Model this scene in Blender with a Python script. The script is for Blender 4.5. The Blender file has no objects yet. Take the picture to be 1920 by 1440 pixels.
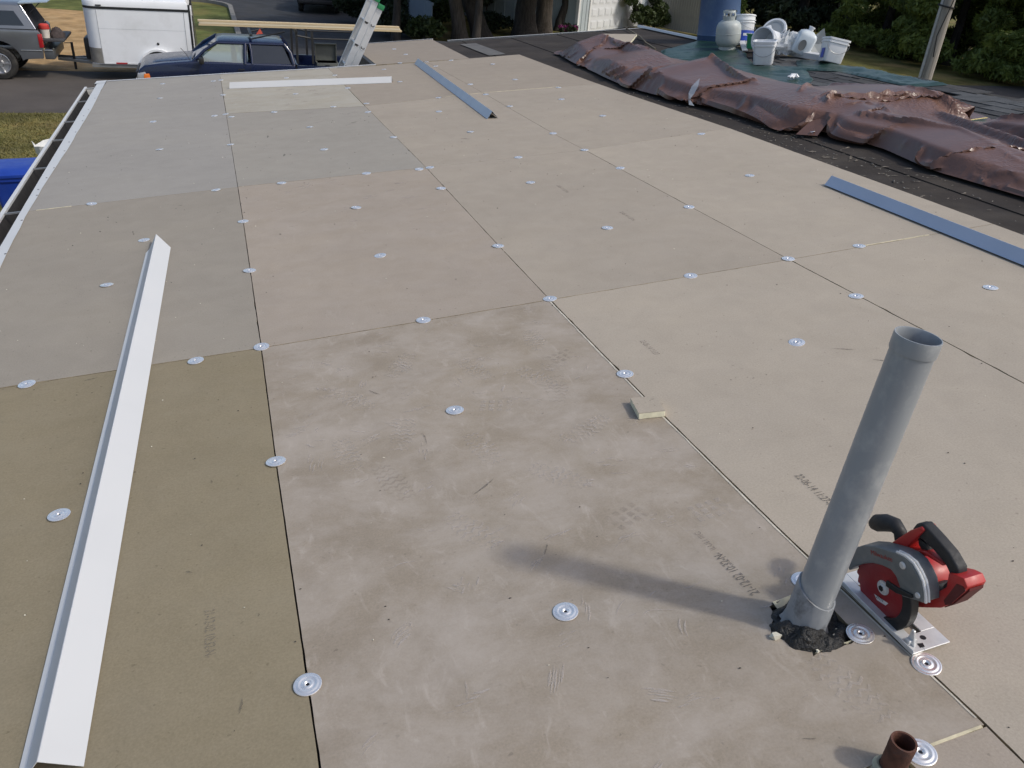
import bpy, bmesh, math, random
import numpy as np
from mathutils import Matrix, Vector, noise

random.seed(7)
rng = np.random.default_rng(7)
R = math.radians
scene = bpy.context.scene
col = scene.collection

# ------------------------------------------------------------------ camera
cam_data = bpy.data.cameras.new('camera')
cam_data.sensor_width = 36.0
cam_data.lens = 29.012
cam_data.clip_start = 0.05
cam_data.clip_end = 800
cam = bpy.data.objects.new('camera', cam_data)
col.objects.link(cam)
cam.matrix_world = Matrix(((0.94702508, 0.09765885, -0.30595139, -0.07643963),
                           (-0.3133054, 0.49032553, -0.81327769, -3.10971025),
                           (0.07059202, 0.86605059, 0.49494762, 1.55910176),
                           (0, 0, 0, 1)))
scene.camera = cam

# ------------------------------------------------------------------ sky, sun, exposure
SUN = Vector((0.793 * 0.676, -0.610 * 0.676, 0.737)).normalized()
world = bpy.data.worlds.new('World')
scene.world = world
world.use_nodes = True
wn = world.node_tree
sky = wn.nodes.new('ShaderNodeTexSky')
sky.sky_type = 'NISHITA'
sky.sun_disc = False
sky.sun_elevation = math.asin(SUN.z)
sky.sun_rotation = math.atan2(SUN.x, SUN.y)
sky.dust_density = 3.0
sky.air_density = 1.0
bg = wn.nodes['Background']
bg.inputs['Strength'].default_value = 0.145
wn.links.new(sky.outputs[0], bg.inputs['Color'])
sun_data = bpy.data.lights.new('sun', 'SUN')
sun_data.energy = 1.5
sun_data.angle = R(3.2)
sun_data.color = (1.0, 0.975, 0.89)
sun = bpy.data.objects.new('sun', sun_data)
col.objects.link(sun)
sun.rotation_euler = SUN.to_track_quat('Z', 'Y').to_euler()
sun.location = (12, -10, 18)
vs = scene.view_settings
vs.view_transform = 'Standard'
vs.look = 'None'
vs.exposure = 0.155
vs.gamma = 1.0
scene.cycles.use_denoising = True
scene.cycles.max_bounces = 8
scene.cycles.transparent_max_bounces = 12

# ------------------------------------------------------------------ frames
# the roof is one low slope plane: u across (rising to the right), v away, n up from it
WR = Matrix(((0.9956689884, 0.0, -0.0929691642, 0),
             (0.0048311603, 0.9986488967, 0.0517401287, 0),
             (0.0928435532, -0.0519651905, 0.9943237368, 0),
             (0, 0, 0, 1)))
GZ = -3.0                                    # the ground


def T(x, y=0, z=0):
    return Matrix.Translation((x, y, z))


def RZ(a):
    return Matrix.Rotation(a, 4, 'Z')


def RX(a):
    return Matrix.Rotation(a, 4, 'X')


def RY(a):
    return Matrix.Rotation(a, 4, 'Y')


def on_roof(u, v, n=0.0, rz=0.0):
    return WR @ T(u, v, n) @ RZ(rz)


# ------------------------------------------------------------------ materials
MATS = {}


def srgb(r, g, b):
    def f(c):
        c /= 255.0
        return c / 12.92 if c <= 0.04045 else ((c + 0.055) / 1.055) ** 2.4
    return (f(r), f(g), f(b))


def new_mat(name):
    m = bpy.data.materials.new(name)
    m.use_nodes = True
    nt = m.node_tree
    b = nt.nodes['Principled BSDF']
    return m, nt, b


def nd(nt, typ, **kw):
    n = nt.nodes.new(typ)
    for k, v in kw.items():
        setattr(n, k, v)
    return n


def noise_node(nt, vec, scale, detail=3, rough=0.55, dist=0.0):
    n = nd(nt, 'ShaderNodeTexNoise')
    n.inputs['Scale'].default_value = scale
    n.inputs['Detail'].default_value = detail
    n.inputs['Roughness'].default_value = rough
    n.inputs['Distortion'].default_value = dist
    nt.links.new(vec, n.inputs['Vector'])
    return n.outputs['Fac']


def ramp(nt, fac, stops):
    r = nd(nt, 'ShaderNodeValToRGB')
    e = r.color_ramp.elements
    while len(e) < len(stops):
        e.new(0.5)
    for i, (p, c) in enumerate(stops):
        e[i].position = p
        e[i].color = (c, c, c, 1) if not isinstance(c, tuple) else (*c, 1)
    nt.links.new(fac, r.inputs[0])
    return r.outputs[0]


def mix(nt, fac, a, b, mode='MIX'):
    m = nd(nt, 'ShaderNodeMix', data_type='RGBA', blend_type=mode)
    for sock, v in ((m.inputs[0], fac), (m.inputs[6], a), (m.inputs[7], b)):
        if isinstance(v, tuple):
            sock.default_value = (*v, 1)
        elif isinstance(v, (int, float)):
            sock.default_value = v
        else:
            nt.links.new(v, sock)
    return m.outputs[2]


def coords(nt, scale=None):
    t = nd(nt, 'ShaderNodeTexCoord')
    if scale is None:
        return t.outputs['Object']
    mp = nd(nt, 'ShaderNodeMapping')
    mp.inputs['Scale'].default_value = scale
    nt.links.new(t.outputs['Object'], mp.inputs[0])
    return mp.outputs[0]


def add_bump(nt, b, fac, strength, dist):
    bp = nd(nt, 'ShaderNodeBump')
    bp.inputs['Strength'].default_value = strength
    bp.inputs['Distance'].default_value = dist
    nt.links.new(fac, bp.inputs['Height'])
    nt.links.new(bp.outputs[0], b.inputs['Normal'])


def mat(name, c, rough=0.6, metal=0.0, var=0.12, vs_=6.0, bump=0.0, bs=40.0, bd=0.003,
        stretch=None, spec=0.5, coat=0.0, dirt=None, dirt_amt=0.5, dirt_s=4.0):
    """plain procedural surface: base colour varied by noise, optional dirt blotches and relief"""
    if name in MATS:
        return MATS[name]
    m, nt, b = new_mat(name)
    v = coords(nt, stretch)
    f = noise_node(nt, v, vs_, 4)
    lo = tuple(x * (1 - var) for x in c)
    hi = tuple(min(1, x * (1 + var)) for x in c)
    out = ramp(nt, f, [(0.3, lo), (0.7, hi)])
    if dirt:
        d = ramp(nt, noise_node(nt, coords(nt), dirt_s, 6, 0.65), [(0.5, 0.0), (0.68, dirt_amt)])
        out = mix(nt, d, out, dirt)
    nt.links.new(out, b.inputs['Base Color'])
    rr = ramp(nt, noise_node(nt, v, vs_ * 2.3, 3), [(0.3, max(0.02, rough * 0.85)), (0.7, min(1, rough * 1.15))])
    nt.links.new(rr, b.inputs['Roughness'])
    b.inputs['Metallic'].default_value = metal
    b.inputs['Specular IOR Level'].default_value = spec
    b.inputs['Coat Weight'].default_value = coat
    b.inputs['Coat Roughness'].default_value = 0.06
    if bump:
        add_bump(nt, b, noise_node(nt, v, bs, 5), bump, bd)
    MATS[name] = m
    return m


def board_mat(name, c, dust=0.0, dustc=(0.46, 0.40, 0.36), seed=0.0, warm=0.0):
    """glass mat facer of the cover boards: felt grain, flecks, blotches, scuffed dust"""
    m, nt, b = new_mat(name)
    t = nd(nt, 'ShaderNodeTexCoord')
    mp = nd(nt, 'ShaderNodeMapping')
    mp.inputs['Location'].default_value = (seed, seed * 0.7, 0)
    nt.links.new(t.outputs['Object'], mp.inputs[0])
    v = mp.outputs[0]
    big = noise_node(nt, v, 1.1, 5, 0.6)
    out = ramp(nt, big, [(0.3, tuple(x * 0.95 for x in c)), (0.5, c), (0.72, (c[0] * 1.05, c[1] * 1.045, c[2] * 1.03))])
    med = ramp(nt, noise_node(nt, v, 7, 6, 0.62, 0.6), [(0.32, 0.955), (0.68, 1.035)])
    out = mix(nt, 1.0, out, med, 'MULTIPLY')
    fine = ramp(nt, noise_node(nt, v, 170, 4, 0.7), [(0.3, 0.88), (0.7, 1.10)])
    out = mix(nt, 1.0, out, fine, 'MULTIPLY')
    fib = nd(nt, 'ShaderNodeMapping')
    fib.inputs['Scale'].default_value = (16, 240, 40)
    fib.inputs['Rotation'].default_value = (0, 0, 0.25)
    nt.links.new(v, fib.inputs[0])
    fl = ramp(nt, noise_node(nt, fib.outputs[0], 1.0, 3, 0.6), [(0.62, 0.0), (0.74, 0.22)])
    out = mix(nt, fl, out, tuple(min(1, x * 1.22) for x in c))
    spots = ramp(nt, noise_node(nt, v, 60, 2, 0.4), [(0.70, 0.0), (0.76, 0.55)])
    out = mix(nt, spots, out, tuple(x * 0.55 for x in c))
    if dust:
        st = nd(nt, 'ShaderNodeMapping')
        st.inputs['Rotation'].default_value = (0, 0, 0.5)
        st.inputs['Scale'].default_value = (1.0, 1.35, 1)
        nt.links.new(v, st.inputs[0])
        d1 = ramp(nt, noise_node(nt, st.outputs[0], 3.2, 11, 0.70, 0.25), [(0.40, 0.0), (0.56, 0.5 * dust), (0.74, 1.0 * dust)])
        out = mix(nt, d1, out, dustc)
        sw = nd(nt, 'ShaderNodeMapping')
        sw.inputs['Scale'].default_value = (11, 5.0, 1)
        sw.inputs['Rotation'].default_value = (0, 0, 1.1)
        nt.links.new(v, sw.inputs[0])
        d2 = ramp(nt, noise_node(nt, sw.outputs[0], 1.6, 9, 0.72, 0.9), [(0.56, 0.0), (0.72, 0.55 * dust)])
        out = mix(nt, d2, out, tuple(min(1, x * 1.15) for x in dustc))
        dk = ramp(nt, noise_node(nt, v, 5.5, 8, 0.66, 0.4), [(0.54, 0.0), (0.70, 0.30 * dust)])
        out = mix(nt, dk, out, tuple(x * 0.72 for x in c))
    nt.links.new(out, b.inputs['Base Color'])
    b.inputs['Roughness'].default_value = 0.95
    b.inputs['Specular IOR Level'].default_value = 0.06
    add_bump(nt, b, noise_node(nt, v, 330, 4, 0.7), 0.25, 0.0012)
    MATS[name] = m
    return m


def see_through(name, c, amt=0.5, rough=0.1):
    m, nt, b = new_mat(name)
    tr = nd(nt, 'ShaderNodeBsdfTransparent')
    tr.inputs[0].default_value = (*c, 1)
    ms = nd(nt, 'ShaderNodeMixShader')
    ms.inputs[0].default_value = 1 - amt
    b.inputs['Base Color'].default_value = (*c, 1)
    b.inputs['Roughness'].default_value = rough
    nt.links.new(tr.outputs[0], ms.inputs[1])
    nt.links.new(b.outputs[0], ms.inputs[2])
    nt.links.new(ms.outputs[0], nt.nodes['Material Output'].inputs[0])
    MATS[name] = m
    return m


def mark_mat(name, c, lo, hi, scale=60):
    """a broken print or smear lying on a surface: colour with a worn, patchy cover"""
    m, nt, b = new_mat(name)
    v = coords(nt)
    tr = nd(nt, 'ShaderNodeBsdfTransparent')
    ms = nd(nt, 'ShaderNodeMixShader')
    f = ramp(nt, noise_node(nt, v, scale, 6, 0.7), [(0.35, lo), (0.62, hi)])
    nt.links.new(f, ms.inputs[0])
    b.inputs['Base Color'].default_value = (*c, 1)
    b.inputs['Roughness'].default_value = 0.9
    b.inputs['Specular IOR Level'].default_value = 0.2
    nt.links.new(tr.outputs[0], ms.inputs[1])
    nt.links.new(b.outputs[0], ms.inputs[2])
    nt.links.new(ms.outputs[0], nt.nodes['Material Output'].inputs[0])
    MATS[name] = m
    return m


def leaf_mat(name, c, var=0.45, trans=0.25):
    m, nt, b = new_mat(name)
    v = coords(nt)
    f = noise_node(nt, v, 0.9, 5, 0.7)
    cc = ramp(nt, f, [(0.25, tuple(x * (1 - var) for x in c)), (0.5, c),
                      (0.78, (c[0] * (1 + var * 1.5), c[1] * (1 + var), c[2] * (1 + var * 0.4)))])
    nt.links.new(cc, b.inputs['Base Color'])
    b.inputs['Roughness'].default_value = 0.62
    tl = nd(nt, 'ShaderNodeBsdfTranslucent')
    nt.links.new(cc, tl.inputs[0])
    ms = nd(nt, 'ShaderNodeMixShader')
    ms.inputs[0].default_value = trans
    nt.links.new(b.outputs[0], ms.inputs[1])
    nt.links.new(tl.outputs[0], ms.inputs[2])
    nt.links.new(ms.outputs[0], nt.nodes['Material Output'].inputs[0])
    MATS[name] = m
    return m


# ------------------------------------------------------------------ mesh building
class MB:
    def __init__(s):
        s.v, s.f, s.m = [], [], []

    def add(s, verts, faces, mi=0, M=None):
        o = len(s.v)
        if M is not None:
            verts = [M @ Vector(p) for p in verts]
        s.v += [tuple(p) for p in verts]
        s.f += [tuple(i + o for i in f) for f in faces]
        s.m += [mi] * len(faces)
        return s

    def box(s, x0, x1, y0, y1, z0, z1, mi=0, M=None):
        return s.add([(x0, y0, z0), (x1, y0, z0), (x1, y1, z0), (x0, y1, z0),
                      (x0, y0, z1), (x1, y0, z1), (x1, y1, z1), (x0, y1, z1)],
                     [(3, 2, 1, 0), (4, 5, 6, 7), (0, 1, 5, 4), (1, 2, 6, 5), (2, 3, 7, 6), (3, 0, 4, 7)], mi, M)

    def prism(s, poly, d0, d1, axis='y', mi=0, M=None, inset=None):
        """poly of (a, b) pairs extruded along axis; axis y: (x, z), axis z: (x, y), axis x: (y, z)"""
        n = len(poly)
        vv = []
        for d in (d0, d1):
            for a, b in poly:
                dd = d
                if inset:
                    dd = d - math.copysign(inset(a, b), d)
                vv.append((a, dd, b) if axis == 'y' else (a, b, dd) if axis == 'z' else (dd, a, b))
        ff = [tuple(range(n))[::-1], tuple(range(n, 2 * n))]
        ff += [(i, (i + 1) % n, n + (i + 1) % n, n + i) for i in range(n)]
        return s.add(vv, ff, mi, M)

    def lathe(s, prof, seg=24, mi=0, M=None, a0=0.0, a1=2 * math.pi, wob=0.0):
        full = abs(a1 - a0 - 2 * math.pi) < 1e-6
        k = seg if full else seg + 1
        vv = []
        for r, z in prof:
            for i in range(k):
                a = a0 + (a1 - a0) * i / seg
                q = r * (1 + wob * math.sin(3 * a + z * 9))
                vv.append((q * math.cos(a), q * math.sin(a), z))
        ff = []
        for j in range(len(prof) - 1):
            for i in range(seg):
                i2 = (i + 1) % k
                ff.append((j * k + i, j * k + i2, (j + 1) * k + i2, (j + 1) * k + i))
        return s.add(vv, ff, mi, M)

    def tube(s, path, r, seg=8, mi=0, M=None, caps=True):
        P = [Vector(p) for p in path]
        n = len(P)
        rs = r if isinstance(r, (list, tuple)) else [r] * n
        vv, ff = [], []
        up = Vector((0, 0, 1))
        prev = None
        for i, p in enumerate(P):
            d = (P[min(i + 1, n - 1)] - P[max(i - 1, 0)]).normalized()
            if prev is None:
                a = d.cross(up if abs(d.z) < 0.9 else Vector((1, 0, 0))).normalized()
            else:
                a = (prev - d * prev.dot(d)).normalized()
            prev = a
            b = d.cross(a)
            for k in range(seg):
                t = 2 * math.pi * k / seg
                vv.append(p + (a * math.cos(t) + b * math.sin(t)) * rs[i])
        for i in range(n - 1):
            for k in range(seg):
                k2 = (k + 1) % seg
                ff.append((i * seg + k, i * seg + k2, (i + 1) * seg + k2, (i + 1) * seg + k))
        if caps:
            ff.append(tuple(range(seg))[::-1])
            ff.append(tuple((n - 1) * seg + k for k in range(seg)))
        return s.add(vv, ff, mi, M)

    def sheet(s, prof, y0, y1, t=0.0012, mi=0, M=None, cut=None):
        """bent sheet metal: open profile of (x, z) points extruded along y with a thickness"""
        n = len(prof)
        off = []
        for i in range(n):
            a = Vector(prof[max(i - 1, 0)])
            b = Vector(prof[min(i + 1, n - 1)])
            d = (b - a).normalized()
            off.append((prof[i][0] + d.y * t, prof[i][1] - d.x * t))
        ring = list(prof) + off[::-1]
        k = len(ring)
        vv = [(x, y0, z) for x, z in ring]
        for x, z in ring:
            vv.append((x, y1 - (cut(x) if cut else 0), z))
        ff = []
        for i in range(n - 1):
            j = 2 * n - 1 - i
            ff.append((i, i + 1, j - 1, j))
            ff.append((k + j, k + j - 1, k + i + 1, k + i))
        for i in range(k):
            i2 = (i + 1) % k
            ff.append((i2, i, k + i, k + i2))
        return s.add(vv, ff, mi, M)

    def mesh(s, name, mats, smooth=None, bevel=0.0, seg=2):
        me = bpy.data.meshes.new(name)
        me.from_pydata(s.v, [], s.f)
        for m in (mats if isinstance(mats, (list, tuple)) else [mats]):
            me.materials.append(m)
        me.polygons.foreach_set('material_index', s.m)
        bm = bmesh.new()
        bm.from_mesh(me)
        if bevel:
            bmesh.ops.remove_doubles(bm, verts=bm.verts, dist=1e-6)
            ed = [e for e in bm.edges if len(e.link_faces) == 2 and e.calc_face_angle(0) > R(28)]
            bmesh.ops.bevel(bm, geom=ed, offset=bevel, segments=seg, affect='EDGES', profile=0.6, clamp_overlap=True)
        bmesh.ops.recalc_face_normals(bm, faces=bm.faces)
        bm.to_mesh(me)
        bm.free()
        if smooth is not None:
            me.polygons.foreach_set('use_smooth', [True] * len(me.polygons))
            me.set_sharp_from_angle(angle=R(smooth))
        me.update()
        return me


WORLD = {}


def place(o, M, parent=None):
    col.objects.link(o)
    WORLD[o] = M.copy()
    if parent is not None:
        o.parent = parent
        o.matrix_parent_inverse = WORLD[parent].inverted()
    o.matrix_basis = M
    return o


def thing(name, label, cat, M, group=None):
    o = bpy.data.objects.new(name, None)
    o.empty_display_size = 0.2
    place(o, M)
    o['label'] = label
    o['category'] = cat
    if group:
        o['group'] = group
    return o


def part(name, mb, mats, parent, M=None, smooth=30, bevel=0.0, seg=2, label=None, kind=None):
    me = mb if isinstance(mb, bpy.types.Mesh) else mb.mesh(name, mats, smooth, bevel, seg)
    o = bpy.data.objects.new(name, me)
    place(o, M if M is not None else WORLD[parent], parent)
    if label:
        o['label'] = label
    if kind:
        o['kind'] = kind
    return o


def single(name, mb, mats, M, label, cat, group=None, smooth=30, bevel=0.0, seg=2):
    me = mb if isinstance(mb, bpy.types.Mesh) else mb.mesh(name, mats, smooth, bevel, seg)
    o = bpy.data.objects.new(name, me)
    place(o, M)
    o['label'] = label
    o['category'] = cat
    if group:
        o['group'] = group
    return o


def struct(name, mb, mats, M=Matrix(), smooth=None, kind='structure', label=None):
    me = mb if isinstance(mb, bpy.types.Mesh) else mb.mesh(name, mats, smooth)
    o = bpy.data.objects.new(name, me)
    place(o, M)
    o['kind'] = kind
    if label:
        o['label'] = label
    return o


def quads_mesh(name, V, m):
    """mesh of loose quads from an (n, 4, 3) array"""
    n = len(V)
    me = bpy.data.meshes.new(name)
    me.vertices.add(n * 4)
    me.vertices.foreach_set('co', V.reshape(-1).astype(np.float32))
    me.loops.add(n * 4)
    me.loops.foreach_set('vertex_index', np.arange(n * 4, dtype=np.int32))
    me.polygons.add(n)
    me.polygons.foreach_set('loop_start', np.arange(0, n * 4, 4, dtype=np.int32))
    me.materials.append(m)
    me.update(calc_edges=True)
    return me


def leaf_cloud(name, blobs, n, size, m, droop=0.0, wide=0.42):
    """leaves spread through the outer shells of many ellipsoid clumps"""
    w = np.array([b[3] * b[4] * b[5] for b in blobs]) ** 0.67
    idx = rng.choice(len(blobs), n, p=w / w.sum())
    B = np.array(blobs)[idx]
    d = rng.normal(size=(n, 3))
    d /= np.linalg.norm(d, axis=1)[:, None]
    r = 0.55 + 0.5 * rng.random(n) ** 0.6
    c = B[:, :3] + d * B[:, 3:6] * r[:, None]
    a = rng.normal(size=(n, 3)) + d * 0.6
    a[:, 2] -= droop
    a /= np.linalg.norm(a, axis=1)[:, None]
    b = np.cross(a, rng.normal(size=(n, 3)))
    b /= np.linalg.norm(b, axis=1)[:, None]
    s = (size * (0.6 + 0.8 * rng.random(n)))[:, None]
    V = np.stack([c - a * s, c + b * s * wide, c + a * s, c - b * s * wide], 1)
    return quads_mesh(name, V, m)


def text_mesh(txt, size, m, depth=0.0002):
    cu = bpy.data.curves.new('lettering', 'FONT')
    cu.body = txt
    cu.size = size
    cu.extrude = depth
    cu.align_x = 'LEFT'
    o = bpy.data.objects.new('lettering', cu)
    col.objects.link(o)
    me = bpy.data.meshes.new_from_object(o.evaluated_get(bpy.context.evaluated_depsgraph_get()))
    bpy.data.objects.remove(o)
    bpy.data.curves.remove(cu)
    me.materials.clear()
    me.materials.append(m)
    return me


def fn(x, y, z=0.0):
    return noise.noise(Vector((x, y, z)))


def ridge(x, y, z=0.0):
    return 1 - abs(noise.noise(Vector((x, y, z)))) * 2


# ================================================================== THE GROUND
grass_m = mat('dry_lawn', (0.135, 0.125, 0.042), 0.95, var=0.45, vs_=0.9, bump=0.6, bs=26, bd=0.04,
              dirt=(0.27, 0.19, 0.085), dirt_amt=0.85, dirt_s=0.55, spec=0.1)
dirt_m = mat('tan_dirt', (0.40, 0.26, 0.125), 0.95, var=0.3, vs_=2.2, bump=0.7, bs=14, bd=0.05,
             dirt=(0.50, 0.36, 0.20), dirt_amt=0.7, dirt_s=1.6, spec=0.1)
green_m = mat('green_verge', (0.115, 0.130, 0.040), 0.95, var=0.4, vs_=1.5, bump=0.5, bs=20, bd=0.04,
              dirt=(0.24, 0.20, 0.07), dirt_amt=0.7, dirt_s=0.5, spec=0.1)
asphalt_m = mat('asphalt', (0.085, 0.074, 0.066), 0.9, var=0.14, vs_=0.7, bump=0.4, bs=160, bd=0.006,
                dirt=(0.12, 0.105, 0.09), dirt_amt=0.4, dirt_s=1.1, spec=0.3)
dark_asphalt_m = mat('dark_asphalt', (0.045, 0.045, 0.047), 0.85, var=0.2, vs_=0.6, bump=0.4, bs=120, bd=0.006,
                     dirt=(0.07, 0.066, 0.06), dirt_amt=0.5, dirt_s=0.9, spec=0.3)
kerb_m = mat('kerb_concrete', (0.21, 0.20, 0.18), 0.85, var=0.2, vs_=3, bump=0.3, bs=40, bd=0.01)
slab_m = mat('path_concrete', (0.33, 0.29, 0.25), 0.85, var=0.15, vs_=2, bump=0.3, bs=60, bd=0.006)

struct('ground', MB().box(-320, 320, -320, 320, GZ - 0.6, GZ), grass_m)
struct('street', MB().box(-90, 90, 17.85, 23.0, GZ - 0.3, GZ + 0.004), asphalt_m)


def flat(poly, z0, z1):
    return MB().prism(poly, z0, z1, 'z')


arc = [(1.0 - 2.4 + 2.4 * math.cos(a), 38.6 + 2.4 * math.sin(a)) for a in np.linspace(0, math.pi / 2, 10)]
struct('side_road', flat([(1.0, 22.99), (1.0, 38.6)] + arc[1:] + [(-60, 41.0), (-60, 52), (7.4, 52), (7.4, 22.99)], GZ - 0.3, GZ + 0.005), dark_asphalt_m)
struct('dirt_patch', flat([(-14, 22.9), (-1.4, 22.9), (-1.6, 27.5), (-2.2, 32.0), (-4, 35.6), (-9, 37.0), (-14, 37)], GZ - 0.2, GZ + 0.008), dirt_m)
struct('verge', flat([(-14, 37), (-9, 37.0), (-4, 35.6), (-2.2, 32.0), (-1.6, 27.5), (-1.4, 22.9), (0.86, 22.9), (0.86, 38.6), (-1.4, 40.8), (-40, 40.8), (-40, 37)], GZ - 0.2, GZ + 0.012), green_m)
kpath = [(0.92, 23.2), (0.92, 38.6)] + [(-1.4 + 2.32 * math.cos(a), 38.6 + 2.32 * math.sin(a)) for a in np.linspace(0.1, math.pi / 2, 10)] + [(-40, 40.92)]
kb = MB()
for (x0, y0), (x1, y1) in zip(kpath[:-1], kpath[1:]):
    d = Vector((x1 - x0, y1 - y0, 0))
    L = d.length
    kb.box(0, L + 0.01, -0.09, 0.09, 0, 0.13, 0, T(x0, y0, GZ) @ RZ(math.atan2(d.y, d.x)))
struct('kerb', kb, kerb_m)
struct('path', MB().box(-2.15, -1.5, 3, 17.6, GZ - 0.2, GZ + 0.03), slab_m)

# dry grass blades on the lawn beside the house
nb = 26000
bx_ = np.stack([rng.uniform(-7.5, -2.2, nb), rng.uniform(8.5, 17.8, nb)], 1)
hh = rng.uniform(0.02, 0.055, nb)
an = rng.uniform(0, 6.28, nb)
w_ = 0.012
dx, dy = np.cos(an) * w_, np.sin(an) * w_
lean = rng.normal(size=(nb, 2)) * 0.035
z0 = np.full(nb, GZ)
Vg = np.stack([np.stack([bx_[:, 0] - dx, bx_[:, 1] - dy, z0], 1), np.stack([bx_[:, 0] + dx, bx_[:, 1] + dy, z0], 1),
               np.stack([bx_[:, 0] + lean[:, 0] + dx * 0.2, bx_[:, 1] + lean[:, 1] + dy * 0.2, z0 + hh], 1),
               np.stack([bx_[:, 0] + lean[:, 0] - dx * 0.2, bx_[:, 1] + lean[:, 1] - dy * 0.2, z0 + hh], 1)], 1)
blade_m = leaf_mat('grass_blades', (0.19, 0.17, 0.06), 0.5, 0.25)
struct('lawn_grass', quads_mesh('lawn_grass', Vg, blade_m), blade_m, kind='stuff', label='dry brown and green grass of the lawn beside the house')

# ================================================================== THE HOUSE AND ITS ROOF
facer = {
    'olive': board_mat('facer_olive', (0.262, 0.220, 0.146), 0.15, (0.36, 0.32, 0.25), 3.0),
    'grey': board_mat('facer_grey', (0.315, 0.281, 0.232), 0.06, (0.42, 0.39, 0.36), 9.0),
    'cool': board_mat('facer_cool', (0.331, 0.310, 0.278), 0.05, (0.43, 0.42, 0.40), 14.0),
    'dusty': board_mat('facer_dusty', (0.312, 0.263, 0.205), 0.80, (0.455, 0.402, 0.350), 0.6),
    'pink': board_mat('facer_pink', (0.362, 0.307, 0.248), 0.22, (0.48, 0.43, 0.39), 5.0),
    'pale': board_mat('facer_pale', (0.386, 0.351, 0.286), 0.4, (0.48, 0.465, 0.42), 21.0),
    'taupe': board_mat('facer_taupe', (0.409, 0.355, 0.286), 0.10, (0.47, 0.425, 0.38), 31.0),
    'taupe3': board_mat('facer_taupe_dull', (0.344, 0.296, 0.240), 0.08, (0.40, 0.36, 0.32), 52.0),
    'taupe4': board_mat('facer_taupe_dark', (0.309, 0.266, 0.219), 0.08, (0.37, 0.33, 0.30), 63.0),
    'cool2': board_mat('facer_cool_rosy', (0.332, 0.305, 0.262), 0.10, (0.43, 0.41, 0.38), 17.0),
    'taupe2': board_mat('facer_taupe_rosy', (0.375, 0.325, 0.263), 0.12, (0.47, 0.425, 0.38), 44.0),
}
foam_m = mat('foam_core', (0.72, 0.68, 0.50), 0.9, var=0.15, vs_=30, bump=0.4, bs=120, bd=0.002)
side_m = mat('board_edge', (0.27, 0.22, 0.14), 0.95, var=0.4, vs_=20)
seam_m = mat('foam_in_seam', (0.60, 0.53, 0.36), 0.9, var=0.3, vs_=25)
roll_m = mat('roll_roofing', (0.043, 0.036, 0.031), 0.95, var=0.22, vs_=1.6, bump=0.5, bs=220, bd=0.003,
             dirt=(0.075, 0.064, 0.052), dirt_amt=0.6, dirt_s=2.2, spec=0.2)
deck_m = mat('old_underlay', (0.030, 0.026, 0.022), 0.95, var=0.3, vs_=5, bump=0.5, bs=150, bd=0.003)
shingle_ms = [mat('shingle_grey', (0.085, 0.088, 0.090), 0.95, var=0.3, vs_=7, bump=0.6, bs=260, bd=0.003, spec=0.2),
              mat('shingle_dark', (0.055, 0.056, 0.058), 0.95, var=0.3, vs_=7, bump=0.6, bs=260, bd=0.003, spec=0.2),
              mat('shingle_brown', (0.066, 0.064, 0.062), 0.95, var=0.3, vs_=7, bump=0.6, bs=260, bd=0.003, spec=0.2)]
white_m = mat('white_painted_metal', (0.615, 0.615, 0.605), 0.38, var=0.03, vs_=3, bump=0.12, bs=2.2, bd=0.02, dirt=(0.60, 0.59, 0.56), dirt_amt=0.25, dirt_s=3)
galv_m = mat('galvanised_plate', (0.97, 0.94, 0.90), 0.28, metal=0.74, var=0.03, vs_=20)
screw_m = mat('screw_head', (0.05, 0.05, 0.055), 0.4, metal=0.8)
wall_m = mat('house_siding', (0.50, 0.48, 0.43), 0.75, var=0.06, vs_=2)
gutter_m = mat('gutter_trough', (0.018, 0.016, 0.015), 0.8, var=0.35, vs_=5, bump=0.3, bs=30, bd=0.004, dirt=(0.025, 0.022, 0.02), dirt_amt=0.8, dirt_s=6)
alu_m = mat('hanger_aluminium', (0.33, 0.33, 0.33), 0.4, metal=0.7, var=0.1, vs_=20)
nail_m = mat('nail_head', (0.09, 0.085, 0.08), 0.5, metal=0.7)
tar_m = mat('black_tar', (0.012, 0.0115, 0.011), 0.38, var=0.4, vs_=40, bump=1.0, bs=90, bd=0.012, spec=0.6)

house = thing('house', 'low slope house roof half covered in taupe cover boards with round metal plates', 'house', T(2.4, 4.0, GZ))

# roof deck: outline in roof coordinates
deck_poly = [(-1.27, -6.0), (6.62, -6.0), (6.62, 9.86), (3.42, 10.10), (3.24, 10.40), (1.95, 10.45), (1.90, 7.93), (0.9, 8.02), (-0.7, 8.26), (-1.33, 8.36)]
part('roof', MB().prism(deck_poly, -0.16, -0.024, 'z'), deck_m, house, WR)
# the far slope beyond the ridge
fs = MB()
rs = [WR @ Vector(q) for q in ((6.62, -6, -0.03), (6.62, 9.86, -0.03))]
fs.add([rs[0], rs[1], rs[1] + Vector((6, 0, -1.2)), rs[0] + Vector((6, 0, -1.2)),
        rs[0] - Vector((0, 0, 0.13)), rs[1] - Vector((0, 0, 0.13)), rs[1] + Vector((6, 0, -1.33)), rs[0] + Vector((6, 0, -1.33))],
       [(0, 1, 2, 3), (7, 6, 5, 4), (0, 3, 7, 4), (1, 0, 4, 5), (2, 1, 5, 6), (3, 2, 6, 7)])
part('far_slope', fs, shingle_ms[1], house, Matrix())
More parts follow.
